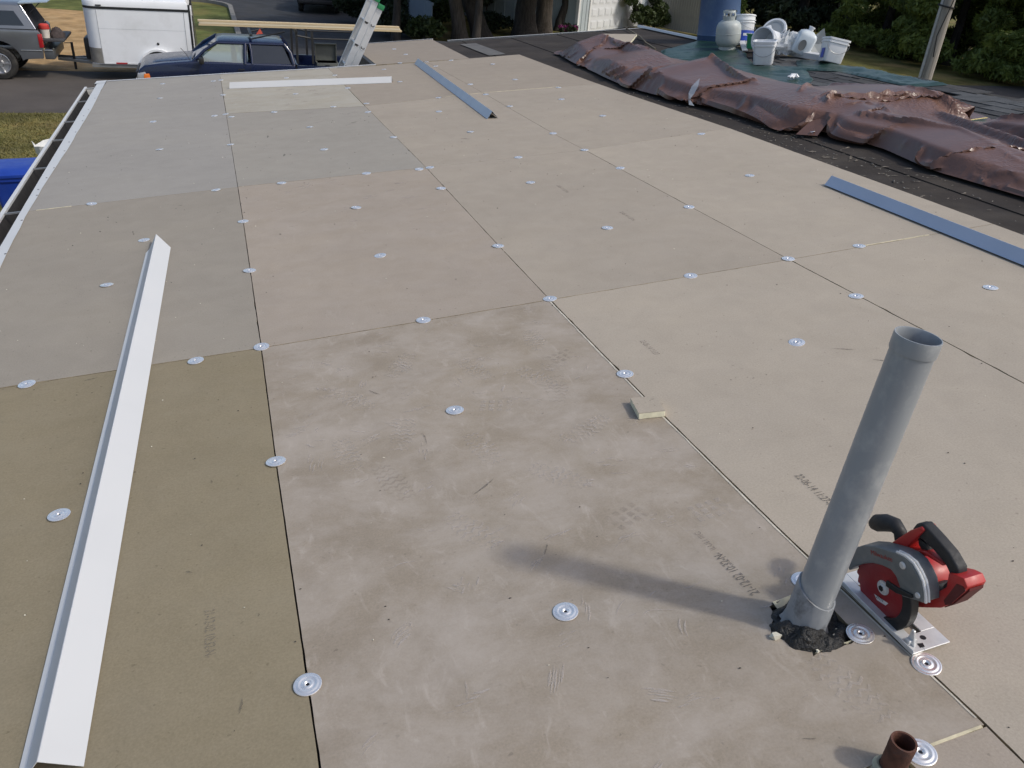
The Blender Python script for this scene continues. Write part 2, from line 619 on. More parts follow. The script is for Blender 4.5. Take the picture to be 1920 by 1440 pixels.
# walls
wl = MB()
for x0, x1, y0, y1 in ((-0.95, 11.9, -5.8, 7.55), (2.25, 11.9, 7.55, 9.45)):
    def zt(x, y):
        xx = min(x, 6.5)
        return 0.0932 * xx - 0.052 * y - 0.24 - max(0, x - 6.5) * 0.2
    c4 = [(x0, y0), (x1, y0), (x1, y1), (x0, y1)]
    if x0 < 6.5 < x1:
        c4 = [(x0, y0), (6.5, y0), (x1, y0), (x1, y1), (6.5, y1), (x0, y1)]
    n = len(c4)
    vv = [(x, y, GZ - 0.1) for x, y in c4] + [(x, y, zt(x, y)) for x, y in c4]
    ff = [(i, (i + 1) % n, n + (i + 1) % n, n + i) for i in range(n)]
    wl.add(vv, ff)
part('wall', wl, wall_m, house, Matrix())


# ---- cover boards
def lerp_tab(tab, x):
    return float(np.interp(x, [t[0] for t in tab], [t[1] for t in tab]))


def seam_L(v):
    return -1.262 - 0.006 * v


def seam_A(v):
    return lerp_tab([(-6, -0.02), (-2.1, -0.013), (-0.9, -0.011), (0, -0.003), (1.7, 0.003), (8.3, -0.002)], v)


def seam_B(v):
    return lerp_tab([(-6, 1.26), (-2.4, 1.243), (-1.8, 1.222), (-1.0, 1.211), (0, 1.216), (0.7, 1.226), (2.43, 1.259), (5.05, 1.272), (8, 1.30)], v)


def seam_C(v):
    return lerp_tab([(-6, 2.44), (-0.9, 2.435), (0, 2.428), (2.43, 2.438), (3, 2.434), (5.1, 2.49), (7.8, 2.53)], v)


def seam_D(v):
    return lerp_tab([(-6, 3.60), (-0.24, 3.666), (0.6, 3.69), (2.6, 3.735), (4.3, 3.712), (5.4, 3.72), (7.83, 3.785)], v)


def board_outline(sl, sr, va, vb, gap, jag):
    """va, vb: (v at left, v at right) of the near and far ends; a slightly ragged closed outline"""
    def jit(k):
        return random.gauss(0, jag) if random.random() < 0.85 else random.gauss(0, jag * 3)
    pts = []
    n = 34
    g = gap / 2
    l0, r0, r1, l1 = sl(va[0]), sr(va[1]), sr(vb[1]), sl(vb[0])
    for i in range(n):
        t = i / n
        pts.append((l0 + (r0 - l0) * t + (g if i == 0 else 0), va[0] + (va[1] - va[0]) * t + g + abs(jit(i)) * 0.6))
    m = 60
    for i in range(m):
        t = i / m
        v = va[1] + (vb[1] - va[1]) * t
        pts.append((sr(v) - g - abs(jit(i)) * 0.5, v + (g if i == 0 else 0)))
    for i in range(n):
        t = i / n
        pts.append((r1 + (l1 - r1) * t - (g if i == 0 else 0), vb[1] + (vb[0] - vb[1]) * t - g - abs(jit(i)) * 0.6))
    for i in range(m):
        t = i / m
        v = vb[0] + (va[0] - vb[0]) * t
        pts.append((sl(v) + g + abs(jit(i)) * 0.5, v - (g if i == 0 else 0)))
    return pts


def board(mat_key, outline, lift=0.0, hole=None, slope=(0, 0)):
    bm = bmesh.new()
    loops = [outline] + ([hole] if hole else [])
    edges = []
    for L in loops:
        vs_ = [bm.verts.new((x, y, lift + slope[0] * x + slope[1] * y)) for x, y in L]
        edges += [bm.edges.new((vs_[i], vs_[(i + 1) % len(vs_)])) for i in range(len(vs_))]
    bmesh.ops.triangle_fill(bm, use_beauty=True, use_dissolve=False, edges=edges)
    bmesh.ops.recalc_face_normals(bm, faces=bm.faces)
    if sum(f.normal.z for f in bm.faces) < 0:
        bmesh.ops.reverse_faces(bm, faces=bm.faces)
    top = list(bm.faces)
    bound = [e for e in bm.edges if len(e.link_faces) == 1]
    ex = bmesh.ops.extrude_edge_only(bm, edges=bound)
    for g in ex['geom']:
        if isinstance(g, bmesh.types.BMVert):
            g.co.z = -0.0235 + 0.0
        if isinstance(g, bmesh.types.BMFace):
            g.material_index = 1
    bmesh.ops.recalc_face_normals(bm, faces=bm.faces)
    for f in top:
        if f.is_valid and f.normal.z < 0:
            f.normal_flip()
    me = bpy.data.meshes.new('cover_board')
    bm.to_mesh(me)
    bm.free()
    me.materials.append(facer[mat_key])
    me.materials.append(side_m)
    o = bpy.data.objects.new('cover_board', me)
    place(o, WR, house)
    return o


def hole_loop(pts, jag=0.004, n=7):
    out = []
    k = len(pts)
    for i in range(k):
        a, b = Vector(pts[i]), Vector(pts[(i + 1) % k])
        for j in range(n):
            p = a.lerp(b, j / n)
            out.append((p.x + random.gauss(0, jag), p.y + random.gauss(0, jag)))
    return out


pipe_hole = hole_loop([(0.985, -2.075), (1.050, -1.985), (1.165, -1.972), (1.170, -2.120), (1.150, -2.150), (1.046, -2.153), (1.030, -2.115)], 0.0035)
rust_hole = hole_loop([(0.955, -2.480), (0.962, -2.428), (1.045, -2.428), (1.05, -2.50), (0.99, -2.52)], 0.0015)
B_ = {}
# column 0 (by the gutter)
for key, va, vb, mk, gap, jag in (
        ('0a', (-4.95, -4.95), (-2.51, -2.51), 'olive', 0.004, 0.001),
        ('0b', (-2.51, -2.51), (-0.055, -0.087), 'olive', 0.0032, 0.0008),
        ('0c', (-0.055, -0.087), (2.486, 2.495), 'grey', 0.0022, 0.0012),
        ('0d', (2.486, 2.495), (5.25, 5.28), 'cool', 0.0015, 0.0006),
        ('0e', (5.25, 5.28), (8.34, 8.20), 'cool', 0.0012, 0.0005)):
    B_[key] = board(mk, board_outline(seam_L, seam_A, va, vb, gap, jag), lift=random.uniform(-0.0004, 0.0004) - (0.002 if key == '0b' else 0))
# column 1
for key, va, vb, mk, gap, jag in (
        ('1z', (-4.9, -4.9), (-2.42, -2.42), 'pink', 0.006, 0.0012),
        ('1a', (-2.42, -2.42), (-0.087, -0.079), 'dusty', 0.0042, 0.0005),
        ('1b', (-0.087, -0.079), (2.505, 2.447), 'pink', 0.0036, 0.0005),
        ('1c', (2.505, 2.447), (5.335, 5.05), 'cool2', 0.0028, 0.0005),
        ('1d', (5.335, 5.05), (7.62, 7.33), 'pale', 0.005, 0.0020),
        ('1e', (7.62, 7.33), (8.19, 7.98), 'pale', 0.0018, 0.0006)):
    B_[key] = board(mk, board_outline(seam_A, seam_B, va, vb, gap, jag), lift=random.uniform(-0.0004, 0.0004) - (0.001 if key == '1a' else 0),
                    hole=pipe_hole if key == '1a' else rust_hole if key == '1z' else None)
# column 2
for key, va, vb, mk, gap, jag in (
        ('2a', (-4.9, -4.9), (-2.52, -2.5), 'taupe', 0.003, 0.001),
        ('2b', (-2.52, -2.5), (-0.079, -0.068), 'taupe', 0.0032, 0.0012),
        ('2c', (-0.079, -0.068), (2.447, 2.435), 'taupe2', 0.0018, 0.0008),
        ('2d', (2.447, 2.435), (5.06, 5.19), 'taupe2', 0.0016, 0.0006),
        ('2e', (5.06, 5.19), (7.86, 7.82), 'taupe3', 0.0014, 0.0006)):
    B_[key] = board(mk, board_outline(seam_B, seam_C, va, vb, gap, jag), lift=random.uniform(-0.0004, 0.0004))
# column 3
for key, va, vb, mk, gap, jag in (
        ('3a', (-4.9, -4.9), (-2.5, -2.5), 'taupe', 0.003, 0.001),
        ('3b', (-2.5, -2.5), (-0.068, -0.04), 'taupe', 0.0034, 0.0012),
        ('3c', (-0.068, -0.04), (2.435, 2.60), 'taupe', 0.0028, 0.0010),
        ('3d', (2.435, 2.60), (5.19, 5.12), 'taupe2', 0.0026, 0.0010),
        ('3e', (5.19, 5.12), (7.82, 7.83), 'taupe3', 0.0045, 0.0010)):
    B_[key] = board(mk, board_outline(seam_C, seam_D, va, vb, gap, jag), lift=random.uniform(-0.0004, 0.0004))
# the wing beyond
B_['w1'] = board('taupe4', [(1.90, 7.935), (2.50, 7.868), (3.10, 7.835), (3.205, 10.36), (2.6, 10.38), (1.955, 10.42)])
B_['w0'] = board('pale', [(1.302, 7.985), (1.302, 7.87), (1.885, 7.87), (1.885, 7.925)])

# strips of bare foam where two boards do not quite meet
for (a, b, w) in (((-1.20, 2.488), (-1.00, 2.490), 0.008), ((2.10, 5.167), (2.49, 5.188), 0.009), ((2.50, 5.189), (3.30, 5.138), 0.009),
                  ((2.84, -0.049), (3.26, -0.045), 0.008), ((1.08, -2.421), (1.232, -2.420), 0.006), ((0.905, -2.421), (0.96, -2.421), 0.005)):
    d = Vector((b[0] - a[0], b[1] - a[1], 0))
    part('foam_strip', MB().box(0, d.length, -w / 2, w / 2, -0.02, 0.0012, 0, T(a[0], a[1], 0) @ RZ(math.atan2(d.y, d.x))), seam_m, house, WR)
se = MB()   # pale cut edge of the dusty board beside the long seam
prev = None
for i in range(90):
    v = -2.40 + i * (2.30 / 89)
    e = seam_B(v) - 0.0035 + random.gauss(0, 0.0006)
    w = 0.0055 + 0.002 * fn(v * 3, 1.7) + (0.002 if v > -1.2 else 0)
    q = [(e - w, v, 0.0004), (e, v, 0.0), (e, v, -0.012)]
    if prev:
        k = len(se.v)
        se.add(prev + q, [(0, 1, 4, 3), (1, 2, 5, 4)])
    prev = q
part('cut_edge', se, mat('cut_edge_pale', (0.50, 0.46, 0.38), 0.9, var=0.3, vs_=14), house, WR)
# foam edge shown round the pipe cutout
ce = MB()
ce.add([(1.048, -1.986, 0.0012), (1.168, -1.974, 0.0012), (1.160, -1.998, -0.022), (1.062, -2.006, -0.022)], [(0, 1, 2, 3)])
part('cut_edge', ce, foam_m, house, WR)
ce = MB()
ce.add([(1.046, -2.150, 0.0010), (1.150, -2.147, 0.0010), (1.150, -2.144, -0.02), (1.046, -2.147, -0.02)], [(0, 1, 2, 3)])
part('cut_edge', ce, foam_m, house, WR)

# ---- round fastener plates, each with its pressed rings and screw recess
pr = [(0.0, 0.0002), (0.0032, 0.0002), (0.0042, 0.0012), (0.0062, 0.0040), (0.0085, 0.0046), (0.0110, 0.0038), (0.0135, 0.0020),
      (0.0165, 0.0020), (0.0190, 0.0036), (0.0210, 0.0038), (0.0235, 0.0022), (0.0265, 0.0018), (0.0285, 0.0024), (0.0300, 0.0016), (0.0303, 0.0001)]
pm = MB().lathe(pr, 40)
pm.lathe([(0.0, 0.0011), (0.0040, 0.0011), (0.0042, 0.0004)], 12, 1)
plate_me = pm.mesh('fastener_plate', [galv_m, screw_m], 50)
plates = [tuple(map(float, q.split(','))) for q in (
    "-0.013,-1.854 0.583,-1.846 -0.011,-0.942 0.583,-0.846 -0.613,-0.995 -0.843,-0.072 -0.249,-0.110 -0.002,-0.081 0.653,-0.080 1.217,-0.073 "
    "1.219,-0.825 1.172,-2.139 1.245,-2.258 1.078,-2.427 1.161,-1.950 1.926,-0.838 2.419,-0.555 2.991,-0.697 2.428,-0.061 1.902,-0.074 2.841,-0.046 "
    "2.419,0.869 1.845,0.717 1.220,0.679 0.631,0.783 -0.003,0.832 -0.656,0.911 -0.525,1.563 0.003,1.685 0.653,1.682 1.221,1.874 1.780,1.758 2.443,1.838 "
    "3.094,1.307 3.437,2.509 2.434,2.427 2.432,3.060 1.927,2.430 1.281,2.429 1.203,2.418 0.847,2.466 0.282,2.467 -0.135,2.480 -0.882,2.486 -0.539,3.964 "
    "-0.003,3.875 0.672,3.345 1.246,3.528 1.858,3.431 1.842,4.418 3.064,3.521 2.487,5.073 2.525,5.769 3.048,4.442 3.268,5.088 2.498,4.346 3.050,5.826 "
    "3.202,7.136 2.840,7.772 2.534,7.354 2.526,7.805 2.430,9.433 2.450,8.722 2.200,7.904 1.906,7.439 1.883,6.367 2.016,5.137 1.284,6.232 1.307,5.177 "
    "1.244,4.721 0.986,5.167 0.666,4.280 0.432,5.171 0.043,5.123 -0.005,5.294 -0.106,5.263 -0.002,6.487 0.722,6.139 1.289,7.279 0.735,7.385 -0.001,7.651 "
    "-0.086,7.611 -0.651,7.729 -0.638,6.634 -0.645,5.247").split()]


def board_at(u, v):
    c = 0 if u < seam_A(v) else 1 if u < seam_B(v) else 2 if u < seam_C(v) else 3
    if v > 7.85 and u > 1.9:
        return B_['w1']
    rows = {0: [(-2.51, 'a'), (-0.07, 'b'), (2.49, 'c'), (5.26, 'd'), (99, 'e')], 1: [(-2.42, 'z'), (-0.08, 'a'), (2.47, 'b'), (5.2, 'c'), (7.5, 'd'), (99, 'e')],
            2: [(-2.5, 'a'), (-0.07, 'b'), (2.44, 'c'), (5.1, 'd'), (99, 'e')], 3: [(-2.5, 'a'), (-0.05, 'b'), (2.5, 'c'), (5.15, 'd'), (99, 'e')]}[c]
    for lim, k in rows:
        if v < lim:
            return B_['%d%s' % (c, k)]


for u, v in plates:
    part('fastener_plate', plate_me, None, board_at(u, v),
         WR @ T(u, v, 0.0012) @ RX(random.gauss(0, 0.035)) @ RY(random.gauss(0, 0.035)) @ RZ(random.uniform(0, 6)))

# ---- stamped codes and boot prints on the boards
ink = mark_mat('stamp_ink', (0.14, 0.13, 0.12), 0.08, 0.62, 260)
ink2 = mark_mat('faint_ink', (0.19, 0.17, 0.15), 0.0, 0.36, 220)


def stamp(txt, size, u, v, rz, bd, m, sx=1.0):
    me = text_mesh(txt, size, m)
    part('stamped_code', me, None, bd, WR @ T(u, v, 0.0016) @ RZ(rz) @ Matrix.Diagonal((sx, 1, 1, 1)))


stamp('21-12-02 10:32-N-', 0.036, 1.040, -1.950, R(93.5), B_['1a'], ink, 0.60)
stamp('ILULI IIIC', 0.024, 1.026, -1.775, R(93.5), B_['1a'], ink2, 0.85)
stamp('22-06-14 11:27-N-', 0.036, 1.400, -1.570, R(-90), B_['2b'], ink, 0.62)
stamp('22-06-14 11:27', 0.034, 1.385, -0.600, R(-90), B_['2b'], ink2, 0.62)
stamp('21-12-02 10:32-N-', 0.034, -0.222, -1.540, R(-90), B_['0b'], ink2, 0.62)
stamp('22-06-14 11:27-N-', 0.034, 1.90, 1.62, R(-90), B_['2c'], ink2, 0.7)
stamp('22-06-14 11:27-N-', 0.034, 2.02, 0.95, R(-90), B_['2c'], ink2, 0.7)

tread_mark = mark_mat('faint_dust_tread', (0.53, 0.475, 0.425), 0.0, 0.42, 14)
dust_mark = mark_mat('dust_tread', (0.53, 0.475, 0.425), 0.0, 0.62, 16)
damp_mark = mark_mat('damp_tread', (0.26, 0.22, 0.18), 0.0, 0.22, 14)


def tread(style):
    mb = MB()
    if style == 'bars':
        for i in range(9):
            y = -0.12 + i * 0.022
            w = 0.042 - 0.014 * abs(i - 4) / 4
            pts = []
            for k in range(9):
                x = -w + 2 * w * k / 8
                pts.append((x, y + 0.006 * math.sin(k * 2.1 + i)))
            for k in range(8):
                (xa, ya), (xb, yb) = pts[k], pts[k + 1]
                mb.add([(xa, ya - 0.004, 0), (xb, yb - 0.004, 0), (xb, yb + 0.004, 0), (xa, ya + 0.004, 0)], [(0, 1, 2, 3)])
    else:
        for i in range(4):
            for j in range(3):
                x, y = -0.036 + j * 0.026, -0.10 + i * 0.030
                mb.add([(x, y, 0), (x + 0.018, y + 0.002, 0), (x + 0.017, y + 0.019, 0), (x - 0.001, y + 0.018, 0)], [(0, 1, 2, 3)])
    return mb


tm = {(s_, k): tread(s_).mesh('boot_print', m_, None) for s_ in ('bars', 'lugs') for k, m_ in (('l', tread_mark), ('d', damp_mark))}
for s_, k, u, v, rz in (('lugs', 'd', 0.915, -1.555, -70), ('lugs', 'l', 1.05, -1.625, 95), ('bars', 'd', 0.965, -0.800, -20), ('bars', 'l', 0.905, -0.70, 25),
                        ('bars', 'l', 0.60, -1.07, 10), ('bars', 'l', 0.26, -0.62, 30), ('bars', 'd', 0.30, -1.15, 12), ('bars', 'l', 1.05, -2.22, 10),
                        ('bars', 'l', 0.50, -0.42, -35), ('bars', 'l', 0.72, -0.55, 15), ('bars', 'l', 0.40, -0.90, -20), ('bars', 'l', 0.75, -1.30, 40), ('bars', 'l', 0.20, -0.95, 5),
                        ('bars', 'l', 0.98, -1.10, -60), ('lugs', 'l', 0.68, -0.85, 70), ('bars', 'l', 0.45, -1.45, 25), ('bars', 'l', 1.02, -0.40, -10), ('lugs', 'd', 1.02, -0.62, 110)):
    part('boot_print', tm[(s_, k)], None, B_['1a'], WR @ T(u, v, 0.0006 + random.uniform(0, 0.0004)) @ RZ(R(rz)))

# dusty smears: sets of short, roughly parallel, broken strokes left by dragging soles
for bk, n_, box_, wmax in (('1a', 105, (0.06, 1.15, -2.3, -0.15), 1.0), ('1b', 16, (0.1, 1.1, 1.4, 2.35), 1.6), ('1d', 12, (0.6, 1.2, 5.4, 6.6), 2.0), ('1c', 9, (0.7, 1.2, 4.2, 5.0), 2.0)):
    mb = MB()
    for _ in range(n_):
        cu_, cv_ = random.uniform(box_[0], box_[1]), random.uniform(box_[2], box_[3])
        a0_ = random.gauss(0.2, 0.7)
        L = random.uniform(0.03, 0.09) * wmax
        ar_ = random.uniform(-6, 6)
        ns = random.choice([1, 1, 2, 3, 5])
        gp = random.uniform(0.006, 0.012) * wmax
        for q in range(ns):
            w = random.uniform(0.0008, 0.0036) * wmax
            LL = L * random.uniform(0.5, 1.0)
            sh_ = random.gauss(0, 0.016)
            top_, bot_ = [], []
            for i in range(8):
                t = -0.5 + i / 7
                x, y = t * LL + sh_, q * gp + ar_ * (t * LL) ** 2 + 0.002 * fn(t * 9, q, cu_ * 50)
                ww = w * math.sin(math.pi * (i + 0.4) / 7.8)
                top_.append((x, y + ww, 0))
                bot_.append((x, y - ww, 0))
            mb.add(top_ + bot_[::-1], [(i, i + 1, 14 - i, 15 - i) for i in range(7)], 0, T(cu_, cv_, 0.0007 + random.uniform(0, 0.0004)) @ RZ(a0_))
    part('dust_smears', mb, dust_mark, B_[bk], WR, smooth=None, kind='stuff')

# smears, nicks and drag marks
nick = mark_mat('dark_scuff', (0.11, 0.10, 0.085), 0.05, 0.65, 120)
for u, v, L, w, rz, bk in ((-0.72, -1.42, 0.05, 0.010, 75, '0b'), (-0.15, -1.86, 0.045, 0.007, 80, '0b'), (-0.20, -0.98, 0.018, 0.006, 100, '0b'),
                           (-0.26, -1.38, 0.022, 0.006, 150, '0b'), (-0.10, -1.60, 0.014, 0.004, 90, '0b'), (-0.62, -0.12, 0.05, 0.008, 12, '0b'),
                           (0.35, -0.62, 0.06, 0.006, -55, '1a'), (0.62, -1.62, 0.05, 0.005, 60, '1a'), (0.55, -1.30, 0.10, 0.008, 35, '1a'),
                           (0.45, -0.98, 0.07, 0.006, 88, '1a'), (0.30, 4.05, 0.10, 0.02, 85, '1c'), (0.37, 3.3, 0.09, 0.02, 80, '1c'),
                           (1.05, 4.3, 0.08, 0.03, 30, '1c'), (1.75, 3.2, 0.10, 0.018, -40, '2d'), (2.05, -0.95, 0.09, 0.010, -30, '2b'), (2.12, -1.08, 0.08, 0.01, -35, '2b'),
                           (1.62, -1.02, 0.012, 0.006, 20, '2b'), (-0.35, 2.2, 0.04, 0.01, 10, '0c'), (0.9, -2.33, 0.03, 0.004, -20, '1a')):
    mb = MB()
    n = 9
    top = [(-L / 2 + L * i / n, w * 0.5 * math.sin(math.pi * i / n) * random.uniform(0.5, 1.2)) for i in range(n + 1)]
    bot = [(x, -y * random.uniform(0.4, 1.1)) for x, y in top]
    mb.add([(x, y + 0.15 * x * x / L, 0) for x, y in top] + [(x, y + 0.15 * x * x / L, 0) for x, y in bot[1:-1][::-1]], [tuple(range(2 * n))])
    part('scuff_mark', mb, nick, B_[bk], WR @ T(u, v, 0.0013) @ RZ(R(rz)), smooth=None)

# crumbs of facer and foam lying about
cm = MB()
for i in range(820):
    u, v = random.uniform(-1.15, 3.6), random.uniform(-2.6, 4.5) if random.random() < 0.8 else random.uniform(-2.6, 8)
    r = random.choice([0.0012, 0.0016, 0.0022, 0.0030]) * (1.3 if v > 1 else 1)
    a = random.uniform(0, 6.28)
    pts = [(u + r * random.uniform(0.6, 1.6) * math.cos(a + k * 1.57), v + r * random.uniform(0.4, 1.0) * math.sin(a + k * 1.57), 0.0012) for k in range(4)]
    cm.add(pts + [(u, v, 0.0012 + r * 0.8)], [(0, 1, 4), (1, 2, 4), (2, 3, 4), (3, 0, 4)], 0 if random.random() < 0.72 else 1)
crumb_d = mat('dark_crumb', (0.06, 0.052, 0.042), 0.9)
crumb_l = mat('pale_crumb', (0.66, 0.62, 0.50), 0.9)
part('crumbs', cm, [crumb_d, crumb_l], house, WR, kind='stuff')

# ---- old roofing to the right: rolled strips, step by step up the slope
seams0 = [2.40, 3.18, 3.96, 4.72, 5.50, 6.28]
for i in range(len(seams0) - 1):
    mb = MB()
    rows = 46
    for j in range(rows + 1):
        v = -6 + j * (15.9 / rows)
        e0 = seams0[i] + 0.040 * v + 0.006 * fn(v * 1.3, i * 5.1)
        e1 = min(6.62, seams0[i + 1] + 0.040 * v + 0.05)
        e0 = min(e0, 6.6)
        h = 0.0012 * fn(v * 0.8, i)
        mb.v += [(e0, v, -0.0115 + h), (e0, v, -0.0185), (e1, v, -0.0185)]
    for j in range(rows):
        a = j * 3
        mb.f += [(a, a + 2, a + 5, a + 3), (a + 1, a, a + 3, a + 4)]
        mb.m += [0, 0]
    part('roofing_strip', mb, roll_m, house, WR, smooth=None)
# patch of newer grey felt on the back strip
part('felt_patch', MB().add([(3.43, 9.50, -0.006), (3.67, 9.49, -0.006), (3.66, 8.02, -0.006), (3.42, 8.0, -0.006)], [(0, 1, 2, 3)]),
     mat('grey_felt', (0.12, 0.115, 0.108), 0.95, var=0.2, vs_=6), house, WR, smooth=None)

# ---- three tab shingles along the ridge, each its own piece
sh = []
for m_ in shingle_ms:
    mb = MB()
    mb.add([(0, 0, 0.006), (0, 0.325, 0.007), (0.19, 0.325, 0.0), (0.19, 0, 0.0), (0, 0, -0.001), (0, 0.325, -0.001)],
           [(0, 3, 2, 1), (0, 1, 5, 4), (0, 4, 3), (1, 2, 5)])
    sh.append(mb.mesh('shingle', m_, None))
for r_ in range(10):
    u = 5.06 + r_ * 0.148
    off = (r_ % 2) * 0.165 + random.uniform(-0.02, 0.02)
    for k in range(21):
        v = -1.3 + k * 0.331 + off
        if random.random() < 0.07 or u + 0.19 > 6.62:
            continue
        part('shingle', random.choice(sh), None, house,
             WR @ T(u + random.gauss(0, 0.003), v, -0.006 + random.uniform(0, 0.003)) @ RZ(random.gauss(0, 0.012)) @ RY(random.gauss(-0.01, 0.02)))

# ---- edges: drip edge metal, gutter, rake
de = MB()
prev = None
nrow = 60
for j in range(nrow + 1):
    v = -6 + j * (14.30 / nrow)
    inner = lerp_tab([(-6, -1.16), (1.4, -1.197), (2.4, -1.238), (3.5, -1.243), (5.7, -1.264), (8.33, -1.312)], v) + 0.010 * fn(v * 0.9, 4.4) + 0.005 * fn(v * 3.1, 7)
    outer = lerp_tab([(-6, -1.245), (1.76, -1.268), (2.5, -1.287), (3.8, -1.316), (5.64, -1.350), (8.07, -1.402), (8.4, -1.41)], v)
    q = [(inner, v, 0.0042), (outer, v, 0.0030), (outer - 0.012, v, -0.012), (outer - 0.012, v, -0.085)]
    if prev:
        de.add(prev + q, [(0, 1, 5, 4), (1, 2, 6, 5), (2, 3, 7, 6)])
    prev = q
drip = part('drip_edge', de, white_m, house, WR, smooth=40)
nails = [(1.62, -1.215), (2.27, -1.243), (2.86, -1.250), (3.02, -1.266), (3.35, -1.262), (3.66, -1.257), (4.26, -1.262), (4.62, -1.272), (5.06, -1.275),
         (5.62, -1.280), (6.25, -1.296), (7.0, -1.31), (0.9, -1.20), (0.2, -1.20), (5.9, -1.30)]
nail_me = MB().lathe([(0.0, 0.0022), (0.0055, 0.0018), (0.0062, 0.0)], 10).mesh('nail', nail_m, 40)
for v, u in nails:
    part('nail', nail_me, None, drip, WR @ T(u, v, 0.0044))
# gutter, with its trough, outer lip and hangers
gt = MB()
prev = None
for j in range(31):
    v = -6 + j * (14.05 / 30)
    o_ = lerp_tab([(-6, -1.258), (1.76, -1.281), (3.8, -1.330), (5.64, -1.364), (8.05, -1.416)], v)
    q = [(o_, v, -0.02), (o_, v, -0.105), (o_ - 0.012, v, -0.118), (o_ - 0.072, v, -0.118), (o_ - 0.092, v, -0.088), (o_ - 0.100, v, -0.035), (o_ - 0.108, v, -0.018)]
    if prev:
        gt.add(prev + q, [(i, i + 1, i + 8, i + 7) for i in range(6)])
    prev = q
gutter = part('gutter', gt, gutter_m, house, WR, smooth=30)
lp = MB()
prev = None
for j in range(31):
    v = -6 + j * (14.10 / 30)
    o_ = lerp_tab([(-6, -1.258), (1.76, -1.281), (3.8, -1.330), (5.64, -1.364), (8.05, -1.416)], v) - 0.106
    q = [(o_ + 0.010, v, -0.030), (o_ + 0.012, v, -0.012), (o_ - 0.012, v, -0.010), (o_ - 0.016, v, -0.030), (o_ - 0.006, v, -0.11), (o_ + 0.02, v, -0.125)]
    if prev:
        lp.add(prev + q, [(i, i + 1, i + 7, i + 6) for i in range(5)])
    prev = q
part('gutter_lip', lp, white_m, gutter, WR, smooth=40)
for v in (-0.4, 0.8, 1.7, 2.56, 3.80, 4.88, 5.77, 7.0, 7.95):
    o_ = lerp_tab([(-6, -1.258), (1.76, -1.281), (3.8, -1.330), (5.64, -1.364), (8.05, -1.416)], v)
    part('gutter_hanger', MB().box(o_ - 0.106, o_ + 0.004, v - 0.008, v + 0.008, -0.024, -0.014), alu_m, gutter, WR, smooth=None)
part('gutter_end', MB().prism([(-1.527, -0.02), (-1.42, -0.02), (-1.42, -0.105), (-1.50, -0.118)], 8.046, 8.052, 'y'), white_m, gutter, WR, smooth=None)
# white rake edge along the far end
rk = MB()
rp = [(-1.40, 8.372), (-0.70, 8.292), (0.0, 8.207), (0.94, 8.032), (1.895, 7.936)]
for (a, b) in zip(rp[:-1], rp[1:]):
    rk.add([(a[0], a[1] - 0.035, 0.0045), (b[0], b[1] - 0.035, 0.0045), (b[0], b[1] + 0.012, 0.0060), (a[0], a[1] + 0.012, 0.0060),
            (a[0], a[1] + 0.014, -0.15), (b[0], b[1] + 0.014, -0.15)], [(0, 1, 2, 3), (3, 2, 5, 4)])
part('rake_edge', rk, white_m, house, WR, smooth=None)
part('corner_cap', MB().add([(-1.43, 8.16, 0.006), (-1.315, 8.20, 0.0065), (-1.315, 8.40, 0.0065), (-1.43, 8.41, 0.006), (-1.43, 8.41, -0.1), (-1.43, 8.16, -0.1)],
                            [(0, 1, 2, 3), (0, 3, 4, 5)]), white_m, house, WR, smooth=None)
wd = MB()
wd.add([(1.888, 7.93, 0.004), (1.945, 10.44, 0.004), (1.905, 10.44, 0.004), (1.848, 7.96, 0.004), (1.848, 7.96, -0.15), (1.905, 10.44, -0.15)], [(0, 1, 2, 3), (3, 2, 5, 4)])
part('wing_edge', wd, mat('dark_drip_metal', (0.035, 0.037, 0.04), 0.5), house, WR, smooth=None)
wb = MB()
wb.add([(1.945, 10.44, 0.003), (3.24, 10.385, 0.003), (3.24, 10.425, 0.003), (1.945, 10.47, 0.003), (3.24, 10.425, -0.15), (1.945, 10.47, -0.15)], [(0, 1, 2, 3), (3, 2, 4, 5)])
wb.add([(3.40, 10.09, -0.004), (6.62, 9.845, -0.004), (6.62, 9.885, -0.003), (3.40, 10.13, -0.003), (6.62, 9.885, -0.15), (3.40, 10.13, -0.15)], [(0, 1, 2, 3), (3, 2, 4, 5)])
part('back_edge', wb, white_m, house, WR, smooth=None)
# ================================================================== THINGS ON THE ROOF
# ---- bent metal flashings
prof_a = [(0.0, 0.0012), (0.0135, 0.0040), (0.049, 0.0450), (0.051, 0.0455), (0.1215, 0.0022)]
mb = MB().sheet(prof_a, 0, 3.40, 0.0012, cut=lambda x: 0.17 * (1 - min(1, max(0, (x - 0.0) / 0.05))) if x < 0.05 else 0.13 * (x - 0.05) / 0.072)
single('metal_flashing', mb, white_m, on_roof(-0.570, -1.905, 0.0012, -R(1.18)),
       'long white metal flashing lying along the olive boards at left', 'flashing', smooth=20)
prof_v = [(-0.006, 0.0090), (0.0, 0.0045), (0.0420, 0.0560), (0.0435, 0.0565), (0.092, 0.0020)]
prof_v2 = [(-0.004, 0.0020), (0.0, 0.0015), (0.0460, 0.0610), (0.0475, 0.0615), (0.096, 0.0015)]
steel_m = mat('shade_blue_metal', (0.42, 0.48, 0.575), 0.35, metal=0.15, var=0.04, vs_=3, bump=0.12, bs=2.2, bd=0.02)  # sky blue of the shaded faces put into the base colour
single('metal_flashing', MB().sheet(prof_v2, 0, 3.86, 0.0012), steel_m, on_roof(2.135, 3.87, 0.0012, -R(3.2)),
       'blue grey shaded angle flashing with triangular open end on the middle boards', 'flashing', smooth=20)
